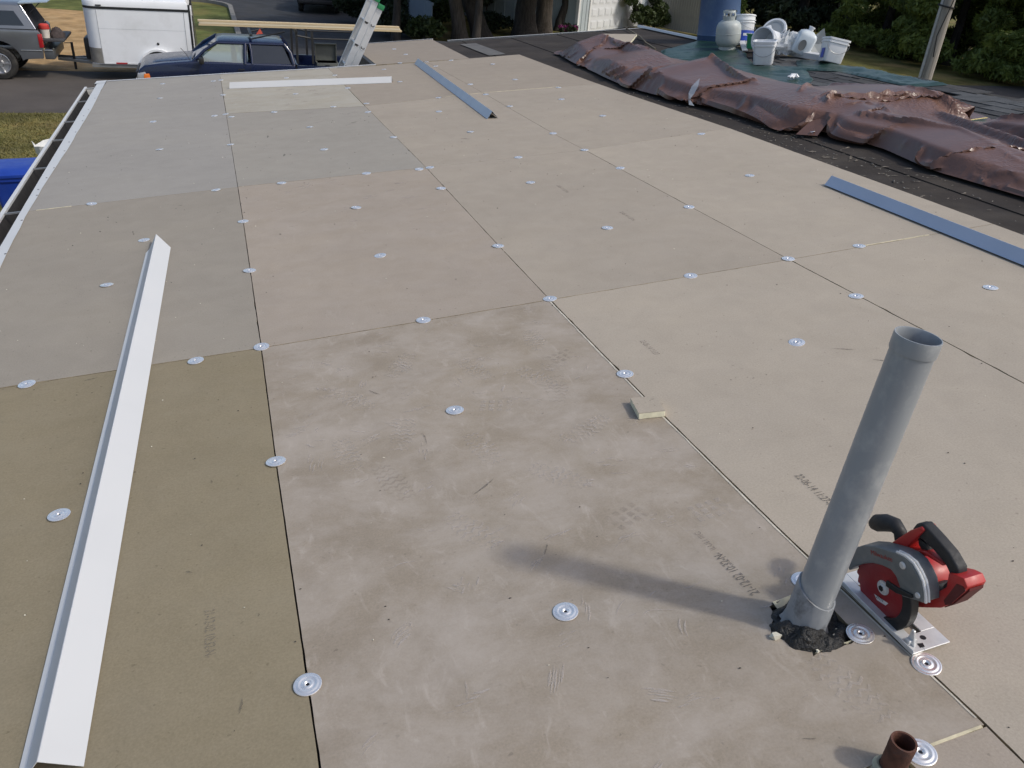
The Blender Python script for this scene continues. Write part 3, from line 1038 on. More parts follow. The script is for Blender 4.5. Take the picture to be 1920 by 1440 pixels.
single('metal_flashing', MB().sheet(prof_v2, 0, 1.80, 0.0012), white_m, on_roof(0.075, 6.90, 0.0012, R(-108.5)) @ T(-0.096, 0, 0),
       'short white angle flashing lying crosswise near the far white roof edge', 'flashing', smooth=20)
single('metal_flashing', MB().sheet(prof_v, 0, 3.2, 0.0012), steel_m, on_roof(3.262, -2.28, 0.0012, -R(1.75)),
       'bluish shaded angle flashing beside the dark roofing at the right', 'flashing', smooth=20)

# ---- offcut of cover board
oc = thing('board_offcut', 'small square offcut of cover board with cream foam sides', 'offcut', on_roof(1.177, -1.083, 0.0, R(-10)))
fo = []
for x, y in ((-0.044, -0.050), (0.044, -0.050), (0.046, 0.048), (-0.043, 0.052)):
    fo.append((x, y))
part('foam_block', MB().prism(fo, 0.0005, 0.0225, 'z'), foam_m, oc, bevel=0.0012, seg=1)
part('facer_sheet', MB().prism([(x * 1.01, y * 1.01) for x, y in fo], 0.0226, 0.0242, 'z'), facer['taupe'], oc, smooth=None)

# ---- grey vent pipe in its tarred cutout
pvc_m = mat('grey_painted_pvc', (0.275, 0.292, 0.305), 0.34, var=0.12, vs_=9, dirt=(0.46, 0.46, 0.45), dirt_amt=0.42, dirt_s=15, stretch=(1, 1, 0.2), bump=0.15, bs=12, bd=0.002)
sleeve_m = mat('lead_sleeve', (0.27, 0.285, 0.30), 0.5, var=0.14, vs_=12, dirt=(0.06, 0.06, 0.065), dirt_amt=0.85, dirt_s=16, bump=0.3, bs=30, bd=0.004)
pbase = WR @ Vector((1.072, -2.068, -0.02))
PM = T(*pbase) @ RY(R(3.9)) @ RX(R(-0.6)) @ Matrix.Diagonal((0.82, 0.82, 1.025, 1))
vp = thing('vent_pipe', 'tall grey plastic vent pipe standing in a tarred cutout', 'pipe', PM)
part('pipe_wall', MB().lathe([(0.050, 0.0), (0.050, 0.700), (0.0455, 0.700), (0.0455, 0.25), (0.0, 0.25)], 48), pvc_m, vp, smooth=40)
part('collar', MB().lathe([(0.0503, 0.694), (0.0528, 0.6945), (0.0532, 0.697), (0.0535, 0.722), (0.0526, 0.726), (0.0500, 0.726), (0.0485, 0.722), (0.0480, 0.700), (0.0458, 0.6995)], 48), pvc_m, vp, smooth=40)
part('pipe_lining', MB().lathe([(0.0452, 0.699), (0.0452, 0.30)], 32), mat('dark_pipe_inside', (0.13, 0.135, 0.14), 0.6, var=0.5, vs_=14, dirt=(0.45, 0.45, 0.43), dirt_amt=0.8, dirt_s=12), vp, smooth=40)  # inner face darker than the outside, with pale blotches
mb = MB()
prof = [(0.0510, 0.118), (0.0555, 0.117), (0.0565, 0.100), (0.0568, 0.06), (0.0575, 0.040), (0.060, 0.026), (0.064, 0.016)]
for j, (r_, z_) in enumerate(prof):
    for i in range(48):
        a = 2 * math.pi * i / 48
        zz = z_ + (0.020 * math.cos(a - 2.0) if j < 3 else 0.006 * fn(math.cos(a) * 3, math.sin(a) * 3, j))
        rr_ = r_ * (1 + (0.10 * fn(math.cos(a) * 4, math.sin(a) * 4, j * 0.6) if j > 3 else 0.01 * fn(math.cos(a) * 3, math.sin(a) * 3)))
        mb.v.append((rr_ * math.cos(a), rr_ * math.sin(a), zz))
for j in range(len(prof) - 1):
    for i in range(48):
        i2 = (i + 1) % 48
        mb.f.append((j * 48 + i, j * 48 + i2, (j + 1) * 48 + i2, (j + 1) * 48 + i))
        mb.m.append(0)
part('flashing_sleeve', mb, sleeve_m, vp, smooth=60)
# lumps of tar in the hole
mb = MB()
N = 64
for j in range(N + 1):
    for i in range(N + 1):
        x, y = -0.135 + 0.22 * i / N, -0.10 + 0.215 * j / N
        d = math.hypot(x, y)
        h = -0.004 + 0.042 * max(0, 1 - abs(d - 0.050) / 0.050) * max(0.02, 0.50 + 0.9 * fn(x * 24, y * 24, 2.2) - x * 5.0 - y * 5.5) + 0.014 * fn(x * 34, y * 34, 5) + 0.004 * fn(x * 90, y * 90, 8)
        h -= 0.014 * max(0, (d - 0.08) / 0.05)
        mb.v.append((x, y, h))
for j in range(N):
    for i in range(N):
        a = j * (N + 1) + i
        mb.f.append((a, a + 1, a + N + 2, a + N + 1))
        mb.m.append(0)
part('tar_collar', mb, tar_m, vp, WR @ T(1.085, -2.070, -0.0085), smooth=60)
fb = MB()
for (u, v, s_) in ((0.993, -2.082, 0.017), (1.115, -2.125, 0.006), (1.052, -2.150, 0.006), (1.07, -2.115, 0.003), (1.13, -2.11, 0.003), (1.03, -2.05, 0.004)):
    pts = [(u + s_ * 0.6 * random.uniform(-1, 1) * 0.6 + s_ * 0.5 * cx, v + s_ * 0.5 * cy * random.uniform(0.6, 1.1), 0.003 + s_ * (0.5 if cz else -0.2))
           for cz in (0, 1) for cx, cy in ((-1, -1), (1, -1), (1, 1), (-1, 1))]
    fb.add(pts, [(0, 1, 2, 3), (4, 5, 6, 7), (0, 1, 5, 4), (1, 2, 6, 5), (2, 3, 7, 6), (3, 0, 4, 7)])
part('foam_crumb', fb, crumb_l, vp, WR, smooth=None, kind='stuff')

# ---- rusty stub of pipe
rust_m = mat('rusty_iron', (0.090, 0.034, 0.020), 0.8, var=0.5, vs_=22, bump=0.8, bs=70, bd=0.004, dirt=(0.045, 0.035, 0.034), dirt_amt=0.95, dirt_s=14)
rb = WR @ Vector((1.000, -2.431, -0.075))
rp_ = thing('rusty_pipe', 'short rusty iron pipe stub cut off at the bottom edge', 'pipe', T(*rb))
part('pipe_wall', MB().lathe([(0.0235, 0.0), (0.0232, 0.120), (0.0240, 0.146), (0.0234, 0.150), (0.0196, 0.150), (0.0188, 0.142), (0.0188, 0.02), (0, 0.02)], 40, wob=0.012), rust_m, rp_, smooth=45)
mb = MB().lathe([(0.0235, 0.078), (0.028, 0.080), (0.034, 0.070), (0.042, 0.064)], 30, wob=0.05)
part('sealant_ring', mb, mat('cream_sealant', (0.45, 0.42, 0.30), 0.8, var=0.4, vs_=30, bump=0.8, bs=50, bd=0.006), rp_, smooth=60)

# ---- red circular saw
red_m = mat('red_plastic', (0.42, 0.022, 0.020), 0.42, var=0.10, vs_=30, dirt=(0.32, 0.10, 0.085), dirt_amt=0.35, dirt_s=22)
rubber_m = mat('black_rubber', (0.018, 0.018, 0.019), 0.62, var=0.25, vs_=50, bump=0.3, bs=200, bd=0.001)
magn_m = mat('grey_magnesium', (0.165, 0.18, 0.185), 0.48, metal=0.25, var=0.12, vs_=26, dirt=(0.26, 0.26, 0.25), dirt_amt=0.5, dirt_s=18)
bright_m = mat('bright_steel', (0.66, 0.66, 0.65), 0.40, metal=0.25, var=0.08, vs_=20, dirt=(0.4, 0.4, 0.38), dirt_amt=0.3, dirt_s=15)
blade_m = mat('red_blade_coat', (0.27, 0.014, 0.018), 0.38, var=0.10, vs_=30, dirt=(0.30, 0.07, 0.06), dirt_amt=0.4, dirt_s=26)
black_m = mat('black_metal', (0.014, 0.014, 0.015), 0.45, var=0.2, vs_=30)
SM = on_roof(1.235, -2.004, 0.0, R(-90)) @ Matrix.Diagonal((0.96, 0.97, 0.97, 1))
saw = thing('circular_saw', 'red and black cordless circular saw resting behind the grey pipe', 'power saw', SM)
C0 = (0.094, 0.074)
RB = 0.091
# base plate with slots and turned up edge
sp = part('base_plate', MB().box(-0.035, 0.236, 0.0, 0.030, 0.006, 0.0095).box(-0.035, 0.010, 0.0301, 0.100, 0.006, 0.0095).box(0.188, 0.236, 0.0301, 0.100, 0.006, 0.0095)
          .box(0.0102, 0.1878, 0.062, 0.100, 0.006, 0.0095).box(-0.035, 0.236, -0.003, 0.0, 0.003, 0.016), bright_m, saw, bevel=0.001, seg=1)
part('plate_hole', MB().lathe([(0, 0), (0.007, 0)], 14, 0, T(0.205, 0.052, 0.0098)).add([(0.215, 0.026, 0.0098), (0.228, 0.024, 0.0098), (0.229, 0.036, 0.0098), (0.218, 0.040, 0.0098)], [(0, 1, 2, 3)]), black_m, sp, smooth=None)
part('bevel_bracket', MB().prism([(0.196, 0.0095), (0.222, 0.0095), (0.216, 0.030), (0.212, 0.048), (0.204, 0.048), (0.202, 0.030)], 0.012, 0.018, 'y').box(0.200, 0.214, 0.004, 0.026, 0.0097, 0.022), bright_m, sp, bevel=0.0012, seg=1)
# blade with teeth
bp_ = []
nt_ = 24
for k in range(nt_):
    a = 2 * math.pi * k / nt_
    for da, rr_ in ((0.0, RB), (0.035, RB - 0.001), (0.06, RB - 0.005), (0.10, RB - 0.006), (0.2, RB - 0.002)):
        bp_.append((C0[0] + rr_ * math.cos(a + da), C0[1] + rr_ * math.sin(a + da)))
bl = part('blade', MB().prism(bp_, 0.022, 0.0238, 'y'), blade_m, saw, smooth=None)
CM = T(C0[0], 0.0219, C0[1]) @ RX(R(90))
part('flange', MB().lathe([(0.0, 0.007), (0.0095, 0.007), (0.0105, 0.006), (0.0115, 0.004), (0.0172, 0.003), (0.0180, 0.0)], 28, 0, CM), bright_m, bl, smooth=30)
part('arbor_bolt', MB().lathe([(0.0, 0.0085), (0.0070, 0.0085), (0.0076, 0.0072)], 6, 0, CM), black_m, bl, smooth=None)
part('blade_badge', MB().add([(C0[0] - 0.022, 0.0217, C0[1] - 0.038), (C0[0] + 0.024, 0.0217, C0[1] - 0.028), (C0[0] + 0.018, 0.0217, C0[1] - 0.040), (C0[0] - 0.010, 0.0217, C0[1] - 0.047)], [(0, 1, 2, 3)]),
     mat('badge_white', (0.7, 0.66, 0.64), 0.5), bl, smooth=None)
for txt, sz, dx_, dz_, m_ in (('27/11', 0.011, -0.014, -0.042, red_m),):
    part('blade_lettering', text_mesh(txt, sz, black_m), None, bl, SM @ T(C0[0] + dx_, 0.0214, C0[1] + dz_) @ RY(R(-12)) @ RX(R(90)))
# black lower guard round the lower right of the blade
def sector(r0, r1, a0, a1, n=24):
    o_ = [(C0[0] + r1 * math.cos(a), C0[1] + r1 * math.sin(a)) for a in np.linspace(a0, a1, n)]
    i_ = [(C0[0] + r0 * math.cos(a), C0[1] + r0 * math.sin(a)) for a in np.linspace(a1, a0, n)]
    return o_ + i_
part('lower_guard', MB().prism(sector(0.070, 0.098, R(-88), R(32)), 0.012, 0.034, 'y').prism(sector(0.0, 0.0961, R(-88), R(32)), 0.0262, 0.030, 'y'), black_m, saw, bevel=0.0015, seg=1)
# grey upper guard
ug_out = [(-0.020, 0.080), (-0.006, 0.118), (0.023, 0.150), (0.055, 0.172), (0.081, 0.185), (0.115, 0.201), (0.141, 0.209), (0.165, 0.209), (0.182, 0.200), (0.200, 0.186), (0.212, 0.166), (0.220, 0.142)]
ug_in = [(0.196, 0.130), (0.165, 0.112), (0.157, 0.114), (0.150, 0.130), (0.134, 0.146), (0.116, 0.151), (0.090, 0.142), (0.061, 0.126), (0.032, 0.100), (0.009, 0.072), (-0.004, 0.050)]
ug = part('upper_guard', MB().prism(ug_out + ug_in, 0.006, 0.052, 'y'), magn_m, saw, bevel=0.004, seg=3, smooth=40)
rim = []
for (x, z_) in ug_out[5:]:
    rim.append((x + 0.003, 0.010, z_ + 0.002))
part('guard_rim', MB().tube(rim, 0.0035, 8).tube([(x, 0.018, z_) for x, _, z_ in rim], 0.0032, 8), bright_m, ug, smooth=40)
part('guard_screw', MB().lathe([(0, 0.004), (0.006, 0.004), (0.0085, 0.002), (0.009, 0)], 16, 0, T(0.146, 0.0055, 0.188) @ RX(R(90))), bright_m, ug, smooth=30)
part('guard_screw', MB().lathe([(0, 0.003), (0.006, 0.003), (0.007, 0)], 14, 0, T(0.203, 0.0055, 0.150) @ RX(R(90))), bright_m, ug, smooth=30)
part('guard_lever', MB().prism([(0.118, 0.106), (0.150, 0.112), (0.194, 0.134), (0.190, 0.142), (0.150, 0.128), (0.116, 0.121)], 0.000, 0.006, 'y'), black_m, saw, bevel=0.001, seg=1)
part('guard_lettering', text_mesh('Milwaukee', 0.0165, mat('logo_red', (0.30, 0.03, 0.02), 0.5)), None, ug, SM @ T(0.052, 0.0056, 0.146) @ RY(R(-24)) @ RX(R(90)))
# motor and gear housing behind
MM = T(0.132, 0.052, 0.118) @ RX(R(-90))
mh = part('motor_housing', MB().lathe([(0.0, 0.0), (0.050, 0.0), (0.054, 0.006), (0.054, 0.085), (0.048, 0.098), (0.030, 0.102), (0.0, 0.102)], 32, 0, MM), red_m, saw, smooth=35)
part('motor_band', MB().prism([(0.166, 0.104), (0.196, 0.120), (0.186, 0.146), (0.158, 0.150), (0.150, 0.132)], 0.050, 0.062, 'y'), magn_m, mh, bevel=0.002, seg=1)
part('motor_label', MB().add([(0.148, 0.0515, 0.166), (0.170, 0.0515, 0.172), (0.176, 0.0515, 0.158), (0.154, 0.0515, 0.153)], [(0, 1, 2, 3)]), mat('motor_label_print', (0.22, 0.24, 0.28), 0.5, var=0.5, vs_=60), mh, smooth=None)
# rear handle: red frame, black grip, battery foot
hf = part('handle_frame', MB().prism([(0.040, 0.142), (0.070, 0.190), (0.100, 0.238), (0.126, 0.268), (0.136, 0.264), (0.124, 0.236), (0.112, 0.212), (0.098, 0.178), (0.110, 0.160), (0.070, 0.132)], 0.052, 0.090, 'y')
          .prism([(0.098, 0.178), (0.130, 0.186), (0.156, 0.206), (0.200, 0.214), (0.206, 0.222), (0.150, 0.216), (0.124, 0.200), (0.104, 0.192)], 0.056, 0.086, 'y'), red_m, saw, bevel=0.005, seg=3, smooth=40)
part('grip', MB().prism([(0.100, 0.240), (0.108, 0.262), (0.124, 0.273), (0.140, 0.270), (0.168, 0.264), (0.206, 0.254), (0.236, 0.236), (0.243, 0.214), (0.236, 0.186), (0.220, 0.160), (0.211, 0.166), (0.221, 0.190),
                         (0.219, 0.210), (0.204, 0.222), (0.166, 0.232), (0.132, 0.234), (0.118, 0.230)], 0.057, 0.085, 'y'), rubber_m, saw, bevel=0.007, seg=3, smooth=45)
part('trigger', MB().prism([(0.116, 0.228), (0.140, 0.228), (0.150, 0.214), (0.132, 0.206), (0.122, 0.212)], 0.062, 0.080, 'y'), rubber_m, hf, bevel=0.003, smooth=40)
bd_ = part('battery_dock', MB().prism([(0.224, 0.216), (0.242, 0.226), (0.262, 0.232), (0.275, 0.220), (0.272, 0.206), (0.246, 0.146), (0.228, 0.120), (0.205, 0.100), (0.170, 0.070), (0.158, 0.080), (0.176, 0.100), (0.196, 0.128), (0.216, 0.160), (0.228, 0.180)], 0.050, 0.100, 'y'), red_m, saw, bevel=0.003, seg=2, smooth=35)
part('dock_slot', MB().prism([(0.250, 0.208), (0.266, 0.214), (0.274, 0.209), (0.250, 0.150), (0.238, 0.138), (0.232, 0.146)], 0.0488, 0.0502, 'y').prism([(0.275, 0.213), (0.2765, 0.206), (0.2505, 0.148), (0.232, 0.122), (0.230, 0.126), (0.247, 0.150)], 0.058, 0.094, 'y'), mat('dock_cavity_shade', (0.10, 0.012, 0.012), 0.6), bd_, smooth=None)  # dark red patches stand in for the shade inside the battery dock
part('lower_housing', MB().prism([(0.150, 0.066), (0.196, 0.104), (0.214, 0.150), (0.196, 0.158), (0.160, 0.128), (0.140, 0.090)], 0.056, 0.104, 'y'), rubber_m, saw, bevel=0.005, seg=2, smooth=40)
part('front_handle', MB().tube([(0.066, 0.072, 0.176), (0.058, 0.072, 0.196), (0.040, 0.072, 0.203), (0.012, 0.072, 0.190), (-0.012, 0.072, 0.172), (-0.024, 0.072, 0.160)], [0.014, 0.015, 0.018, 0.021, 0.021, 0.014], 16), rubber_m, saw, smooth=60)

# ---- the crumpled brown tarpaulin
def tarp_mat(name, c, sheen):
    m, nt, b = new_mat(name)
    v = coords(nt)
    f = noise_node(nt, v, 2.2, 5, 0.6)
    cc = ramp(nt, f, [(0.3, tuple(x * 0.78 for x in c)), (0.55, c), (0.75, tuple(x * 1.25 for x in c))])
    weave = ramp(nt, noise_node(nt, v, 300, 2), [(0.35, 0.9), (0.65, 1.08)])
    cc = mix(nt, 1.0, cc, weave, 'MULTIPLY')
    nt.links.new(cc, b.inputs['Base Color'])
    b.inputs['Roughness'].default_value = sheen
    b.inputs['Specular IOR Level'].default_value = 0.5
    w1 = noise_node(nt, v, 7, 3, 0.5, 1.2)
    w2 = nd(nt, 'ShaderNodeTexVoronoi', feature='DISTANCE_TO_EDGE')
    w2.inputs['Scale'].default_value = 7
    w2.inputs['Randomness'].default_value = 1.0
    dv = nd(nt, 'ShaderNodeVectorMath', operation='ADD')
    nn = nd(nt, 'ShaderNodeTexNoise')
    nn.inputs['Scale'].default_value = 5
    nt.links.new(v, nn.inputs['Vector'])
    nt.links.new(v, dv.inputs[0])
    nt.links.new(nn.outputs['Color'], dv.inputs[1])
    nt.links.new(dv.outputs[0], w2.inputs['Vector'])
    s_ = nd(nt, 'ShaderNodeMath', operation='ADD')
    nt.links.new(w1, s_.inputs[0])
    nt.links.new(w2.outputs[0], s_.inputs[1])
    msk = ramp(nt, noise_node(nt, v, 1.1, 3), [(0.42, 0.08), (0.62, 1.0)])
    s2 = nd(nt, 'ShaderNodeMath', operation='MULTIPLY')
    nt.links.new(s_.outputs[0], s2.inputs[0])
    nt.links.new(msk, s2.inputs[1])
    add_bump(nt, b, s2.outputs[0], 0.6, 0.016)
    MATS[name] = m
    return m


brown_m = tarp_mat('brown_tarp', (0.150, 0.078, 0.055), 0.33)
green_tarp_m = tarp_mat('green_tarp', (0.012, 0.040, 0.026), 0.34)


def tarp(name, stations, v0, v1, nv, nu, seed, label, slack=0.20, mats=None, tents=()):
    """a slack sheet laid over a heap and let settle: position based cloth on a height field.
    stations: (v, left foot u, crest u, crest height, back lobe u, back height, back foot u, wall width)"""
    st = np.array(sorted(stations))
    gv = np.linspace(v0 - 0.1, v1 + 0.1, 260)
    ker = np.hanning(15)
    ker /= ker.sum()
    S = []
    for k in range(1, 8):
        q = np.interp(gv, st[:, 0], st[:, k])
        S.append(np.convolve(np.pad(q, 7, mode='edge'), ker, 'valid') if k not in (3,) else np.convolve(np.pad(q, 3, mode='edge'), np.hanning(9)[1:-1] / np.hanning(9)[1:-1].sum(), 'valid'))
    S = np.array(S)
    umin, umax = S[0].min() - 0.1, S[5].max() + 0.1
    gu = np.linspace(umin, umax, 150)
    H = np.zeros((len(gv), len(gu)))
    for j in range(len(gv)):
        lf, cu_, ch, bu, bh, bf, wl_ = S[:, j]
        H[j] = np.interp(gu, [lf, lf + wl_ * 0.45, cu_, (cu_ + bu) / 2, bu, bf], [0.0, ch * 0.72, ch, (ch + bh) * 0.40, bh, 0.0], left=0, right=0)
    GU, GV = np.meshgrid(gu, gv)
    for (ua, va, ha), (ub, vb, hb), hw_ in tents:      # sharp folds standing on the heap
        d = np.array([ub - ua, vb - va])
        t_ = np.clip(((GU - ua) * d[0] + (GV - va) * d[1]) / (d @ d), 0, 1)
        dist = np.hypot(GU - ua - t_ * d[0], GV - va - t_ * d[1])
        H = np.maximum(H, (ha + (hb - ha) * t_) * (1 - dist / hw_))
    k2 = np.hanning(5)[1:-1]
    k2 /= k2.sum()
    H = np.apply_along_axis(lambda r_: np.convolve(np.pad(r_, 1, mode='edge'), k2, 'valid'), 1, H)

    def height(u, v):
        a = np.clip((u - umin) / (umax - umin) * (len(gu) - 1), 0, len(gu) - 1.001)
        b = np.clip((v - gv[0]) / (gv[-1] - gv[0]) * (len(gv) - 1), 0, len(gv) - 1.001)
        i, j = a.astype(int), b.astype(int)
        fa, fb = a - i, b - j
        return (H[j, i] * (1 - fa) + H[j, i + 1] * fa) * (1 - fb) + (H[j + 1, i] * (1 - fa) + H[j + 1, i + 1] * fa) * fb

    V = np.linspace(v0, v1, nv + 1)
    lf = np.interp(V, gv, S[0])
    bf = np.interp(V, gv, S[5])
    t = np.linspace(0, 1, nu + 1)
    U = lf[:, None] + (bf - lf)[:, None] * t[None, :]
    VV = np.repeat(V[:, None], nu + 1, 1)
    X = np.stack([U, VV, height(U, VV) + 0.004], -1)
    r_ = np.random.default_rng(int(seed * 10))

    def smooth_noise(sc):
        a_ = r_.normal(size=(max(3, int((v1 - v0) / sc)), max(3, int(1.4 / sc))))
        jj = np.linspace(0, a_.shape[0] - 1.001, nv + 1)
        ii = np.linspace(0, a_.shape[1] - 1.001, nu + 1)
        j0, i0 = jj.astype(int), ii.astype(int)
        fj, fi = (jj - j0)[:, None], (ii - i0)[None, :]
        fj, fi = fj * fj * (3 - 2 * fj), fi * fi * (3 - 2 * fi)
        return (a_[j0][:, i0] * (1 - fi) + a_[j0][:, i0 + 1] * fi) * (1 - fj) + (a_[j0 + 1][:, i0] * (1 - fi) + a_[j0 + 1][:, i0 + 1] * fi) * fj
    sl = 1 + slack * (0.55 + 0.45 * np.clip(smooth_noise(0.45), -1, 1.5))
    X0 = X.copy()
    cons = []
    for dj, di, stiff, ex in ((0, 1, 1.0, 1), (1, 0, 1.0, 1), (1, 1, 0.5, 1), (1, -1, 0.5, 1), (0, 2, 0.20, 0.97), (2, 0, 0.20, 0.97), (0, 4, 0.05, 0.9), (4, 0, 0.05, 0.9)):
        A = (slice(0, nv + 1 - dj), slice(max(0, -di), nu + 1 - max(0, di)))
        B = (slice(dj, nv + 1), slice(max(0, di), nu + 1 + min(0, di)))
        L = np.linalg.norm(X0[B] - X0[A], axis=-1) * (1 + (sl[A] - 1) * ex)
        cons.append((A, B, L, stiff))
    X[..., 2] += 0.035 + 0.030 * smooth_noise(0.28) + 0.018 * smooth_noise(0.13) + 0.006 * smooth_noise(0.06)
    X[..., 1] += 0.014 * smooth_noise(0.2)
    X[:, 0] = X0[:, 0]
    P = X.copy()
    for it in range(240):
        vel = (X - P) * 0.90
        P = X.copy()
        X = X + vel
        X[..., 2] -= 0.00045
        for _ in range(2):
            D = np.zeros_like(X)
            Wt = np.full(X.shape[:2], 1e-6)
            for A, B, L, stiff in cons:
                d = X[B] - X[A]
                n = np.linalg.norm(d, axis=-1) + 1e-9
                c = d * ((n - L) / n * 0.5 * stiff)[..., None]
                D[A] += c
                D[B] -= c
                Wt[A] += stiff
                Wt[B] += stiff
            X = X + D * (1.5 / Wt)[..., None]
        X[:, 0] = X0[:, 0]
        X[..., 2] = np.maximum(X[..., 2], height(X[..., 0], X[..., 1]) + 0.003)
    for _ in range(1):                                  # take the stair steps out of the folds
        Y = X.copy()
        Y[1:-1, 1:-1] = 0.68 * X[1:-1, 1:-1] + 0.08 * (X[:-2, 1:-1] + X[2:, 1:-1] + X[1:-1, :-2] + X[1:-1, 2:])
        X = Y
    mb = MB()
    mb.v = [tuple(p) for p in X.reshape(-1, 3)]
    w_ = nu + 1
    mb.f = [(j * w_ + i, j * w_ + i + 1, (j + 1) * w_ + i + 1, (j + 1) * w_ + i) for j in range(nv) for i in range(nu)]
    mb.m = [0] * len(mb.f)
    return single(name, mb, mats or brown_m, WR @ T(0, 0, 0.002), label, 'tarp', smooth=35)


big = [  # v, left foot, crest u, crest h, back lobe u, back h, back foot, wall width
    (7.60, 4.22, 4.30, 0.020, 4.45, 0.01, 4.60, 0.05), (7.40, 4.20, 4.42, 0.090, 4.7, 0.03, 4.95, 0.15), (7.02, 4.12, 4.60, 0.275, 4.9, 0.06, 5.10, 0.36), (6.6, 4.06, 4.60, 0.19, 4.9, 0.07, 5.20, 0.36),
    (6.2, 4.02, 4.55, 0.135, 4.9, 0.07, 5.30, 0.32), (5.75, 3.97, 4.58, 0.20, 5.0, 0.05, 5.35, 0.28), (5.4, 3.92, 4.58, 0.21, 5.0, 0.05, 5.35, 0.28), (5.0, 3.885, 4.50, 0.150, 5.0, 0.10, 5.35, 0.32),
    (4.72, 3.87, 4.55, 0.17, 5.0, 0.12, 5.35, 0.30), (4.45, 3.87, 4.62, 0.275, 5.0, 0.10, 5.35, 0.36), (4.18, 3.89, 4.50, 0.22, 5.0, 0.08, 5.35, 0.22), (3.75, 3.94, 4.56, 0.19, 5.0, 0.06, 5.35, 0.22),
    (3.44, 4.02, 4.58, 0.19, 5.1, 0.08, 5.45, 0.22), (3.05, 4.08, 4.58, 0.205, 5.2, 0.14, 5.55, 0.20), (2.6, 4.07, 4.55, 0.215, 5.2, 0.20, 5.60, 0.20), (2.32, 4.04, 4.50, 0.205, 5.2, 0.215, 5.60, 0.20),
    (2.22, 4.10, 4.55, 0.190, 5.2, 0.20, 5.58, 0.30), (2.10, 4.34, 4.58, 0.180, 5.2, 0.17, 5.55, 0.10), (1.99, 4.18, 4.52, 0.175, 5.2, 0.11, 5.45, 0.16), (1.85, 4.20, 4.52, 0.165, 5.15, 0.06, 5.30, 0.14),
    (1.57, 4.28, 4.66, 0.165, 5.0, 0.06, 5.12, 0.16), (1.2, 4.20, 4.62, 0.165, 5.0, 0.05, 5.10, 0.18), (0.93, 4.14, 4.55, 0.160, 4.95, 0.05, 5.10, 0.20), (0.47, 4.16, 4.52, 0.120, 4.95, 0.05, 5.15, 0.26),
    (0.2, 4.17, 4.5, 0.085, 4.95, 0.05, 5.2, 0.3), (-0.4, 4.2, 4.55, 0.11, 4.95, 0.05, 5.2, 0.25), (-1.1, 4.28, 4.5, 0.05, 4.9, 0.03, 5.1, 0.2)]
tents = [((4.60, 7.02, 0.28), (4.12, 6.15, 0.05), 0.16), ((4.60, 7.02, 0.28), (4.95, 6.1, 0.10), 0.16), ((4.60, 7.02, 0.28), (4.62, 5.5, 0.20), 0.16), ((4.62, 4.45, 0.30), (3.98, 3.75, 0.06), 0.13),
         ((4.62, 4.45, 0.30), (5.0, 5.0, 0.09), 0.15), ((4.62, 4.45, 0.30), (4.42, 3.3, 0.20), 0.14), ((4.30, 5.95, 0.13), (4.22, 4.7, 0.17), 0.10), ((4.22, 4.7, 0.17), (4.50, 4.3, 0.24), 0.10),
         ((4.48, 2.42, 0.25), (5.15, 2.25, 0.24), 0.12), ((5.2, 3.3, 0.14), (5.25, 2.3, 0.25), 0.13), ((5.25, 2.3, 0.25), (5.32, 1.98, 0.17), 0.12), ((4.42, 1.97, 0.20), (4.60, 1.2, 0.19), 0.10),
         ((4.60, 1.2, 0.19), (4.42, 0.55, 0.13), 0.10), ((5.10, 1.9, 0.13), (4.72, 0.3, 0.13), 0.12), ((4.25, 3.5, 0.12), (4.22, 2.5, 0.17), 0.10), ((4.9, 3.0, 0.16), (4.62, 1.9, 0.20), 0.10)]
tp = tarp('tarp', big, -1.1, 7.6, 400, 72, 1.3, 'long brown plastic tarp heaped along the edge of the cover boards', tents=tents)
# grommet corner sticking out of the fold
mb = MB()
mb.add([(4.02, 2.14, 0.004), (4.12, 2.02, 0.006), (4.30, 2.12, 0.10), (4.22, 2.22, 0.09), (4.15, 2.10, 0.035)], [(0, 1, 4), (1, 2, 4), (2, 3, 4), (3, 0, 4)])
part('tarp_corner', mb, brown_m, tp, WR @ T(0, 0, 0.006), smooth=None)
part('grommet', MB().lathe([(0.010, 0.0), (0.012, 0.003), (0.018, 0.003), (0.020, 0.0)], 18), galv_m, tp, WR @ T(4.115, 2.075, 0.030) @ RX(R(-20)), smooth=40)
small = [(1.75, 5.22, 5.40, 0.02, 5.6, 0.02, 5.75, 0.06), (1.55, 5.18, 5.42, 0.12, 5.7, 0.06, 5.95, 0.12), (1.2, 5.14, 5.45, 0.16, 5.75, 0.08, 6.05, 0.14), (0.8, 5.12, 5.5, 0.12, 5.8, 0.10, 6.1, 0.14),
         (0.3, 5.12, 5.5, 0.17, 5.8, 0.10, 6.15, 0.16), (-0.5, 5.15, 5.5, 0.10, 5.8, 0.06, 6.1, 0.14), (-0.9, 5.2, 5.5, 0.03, 5.8, 0.02, 6.0, 0.1)]
tarp('tarp', small, -0.9, 1.75, 120, 44, 7.7, 'smaller brown tarp bundle on the grey shingles at the right edge', 0.2, tents=[((5.35, 1.5, 0.16), (5.45, 0.9, 0.20), 0.10), ((5.45, 0.9, 0.20), (5.9, 0.4, 0.15), 0.10), ((5.3, 0.7, 0.12), (5.5, -0.2, 0.18), 0.10)])


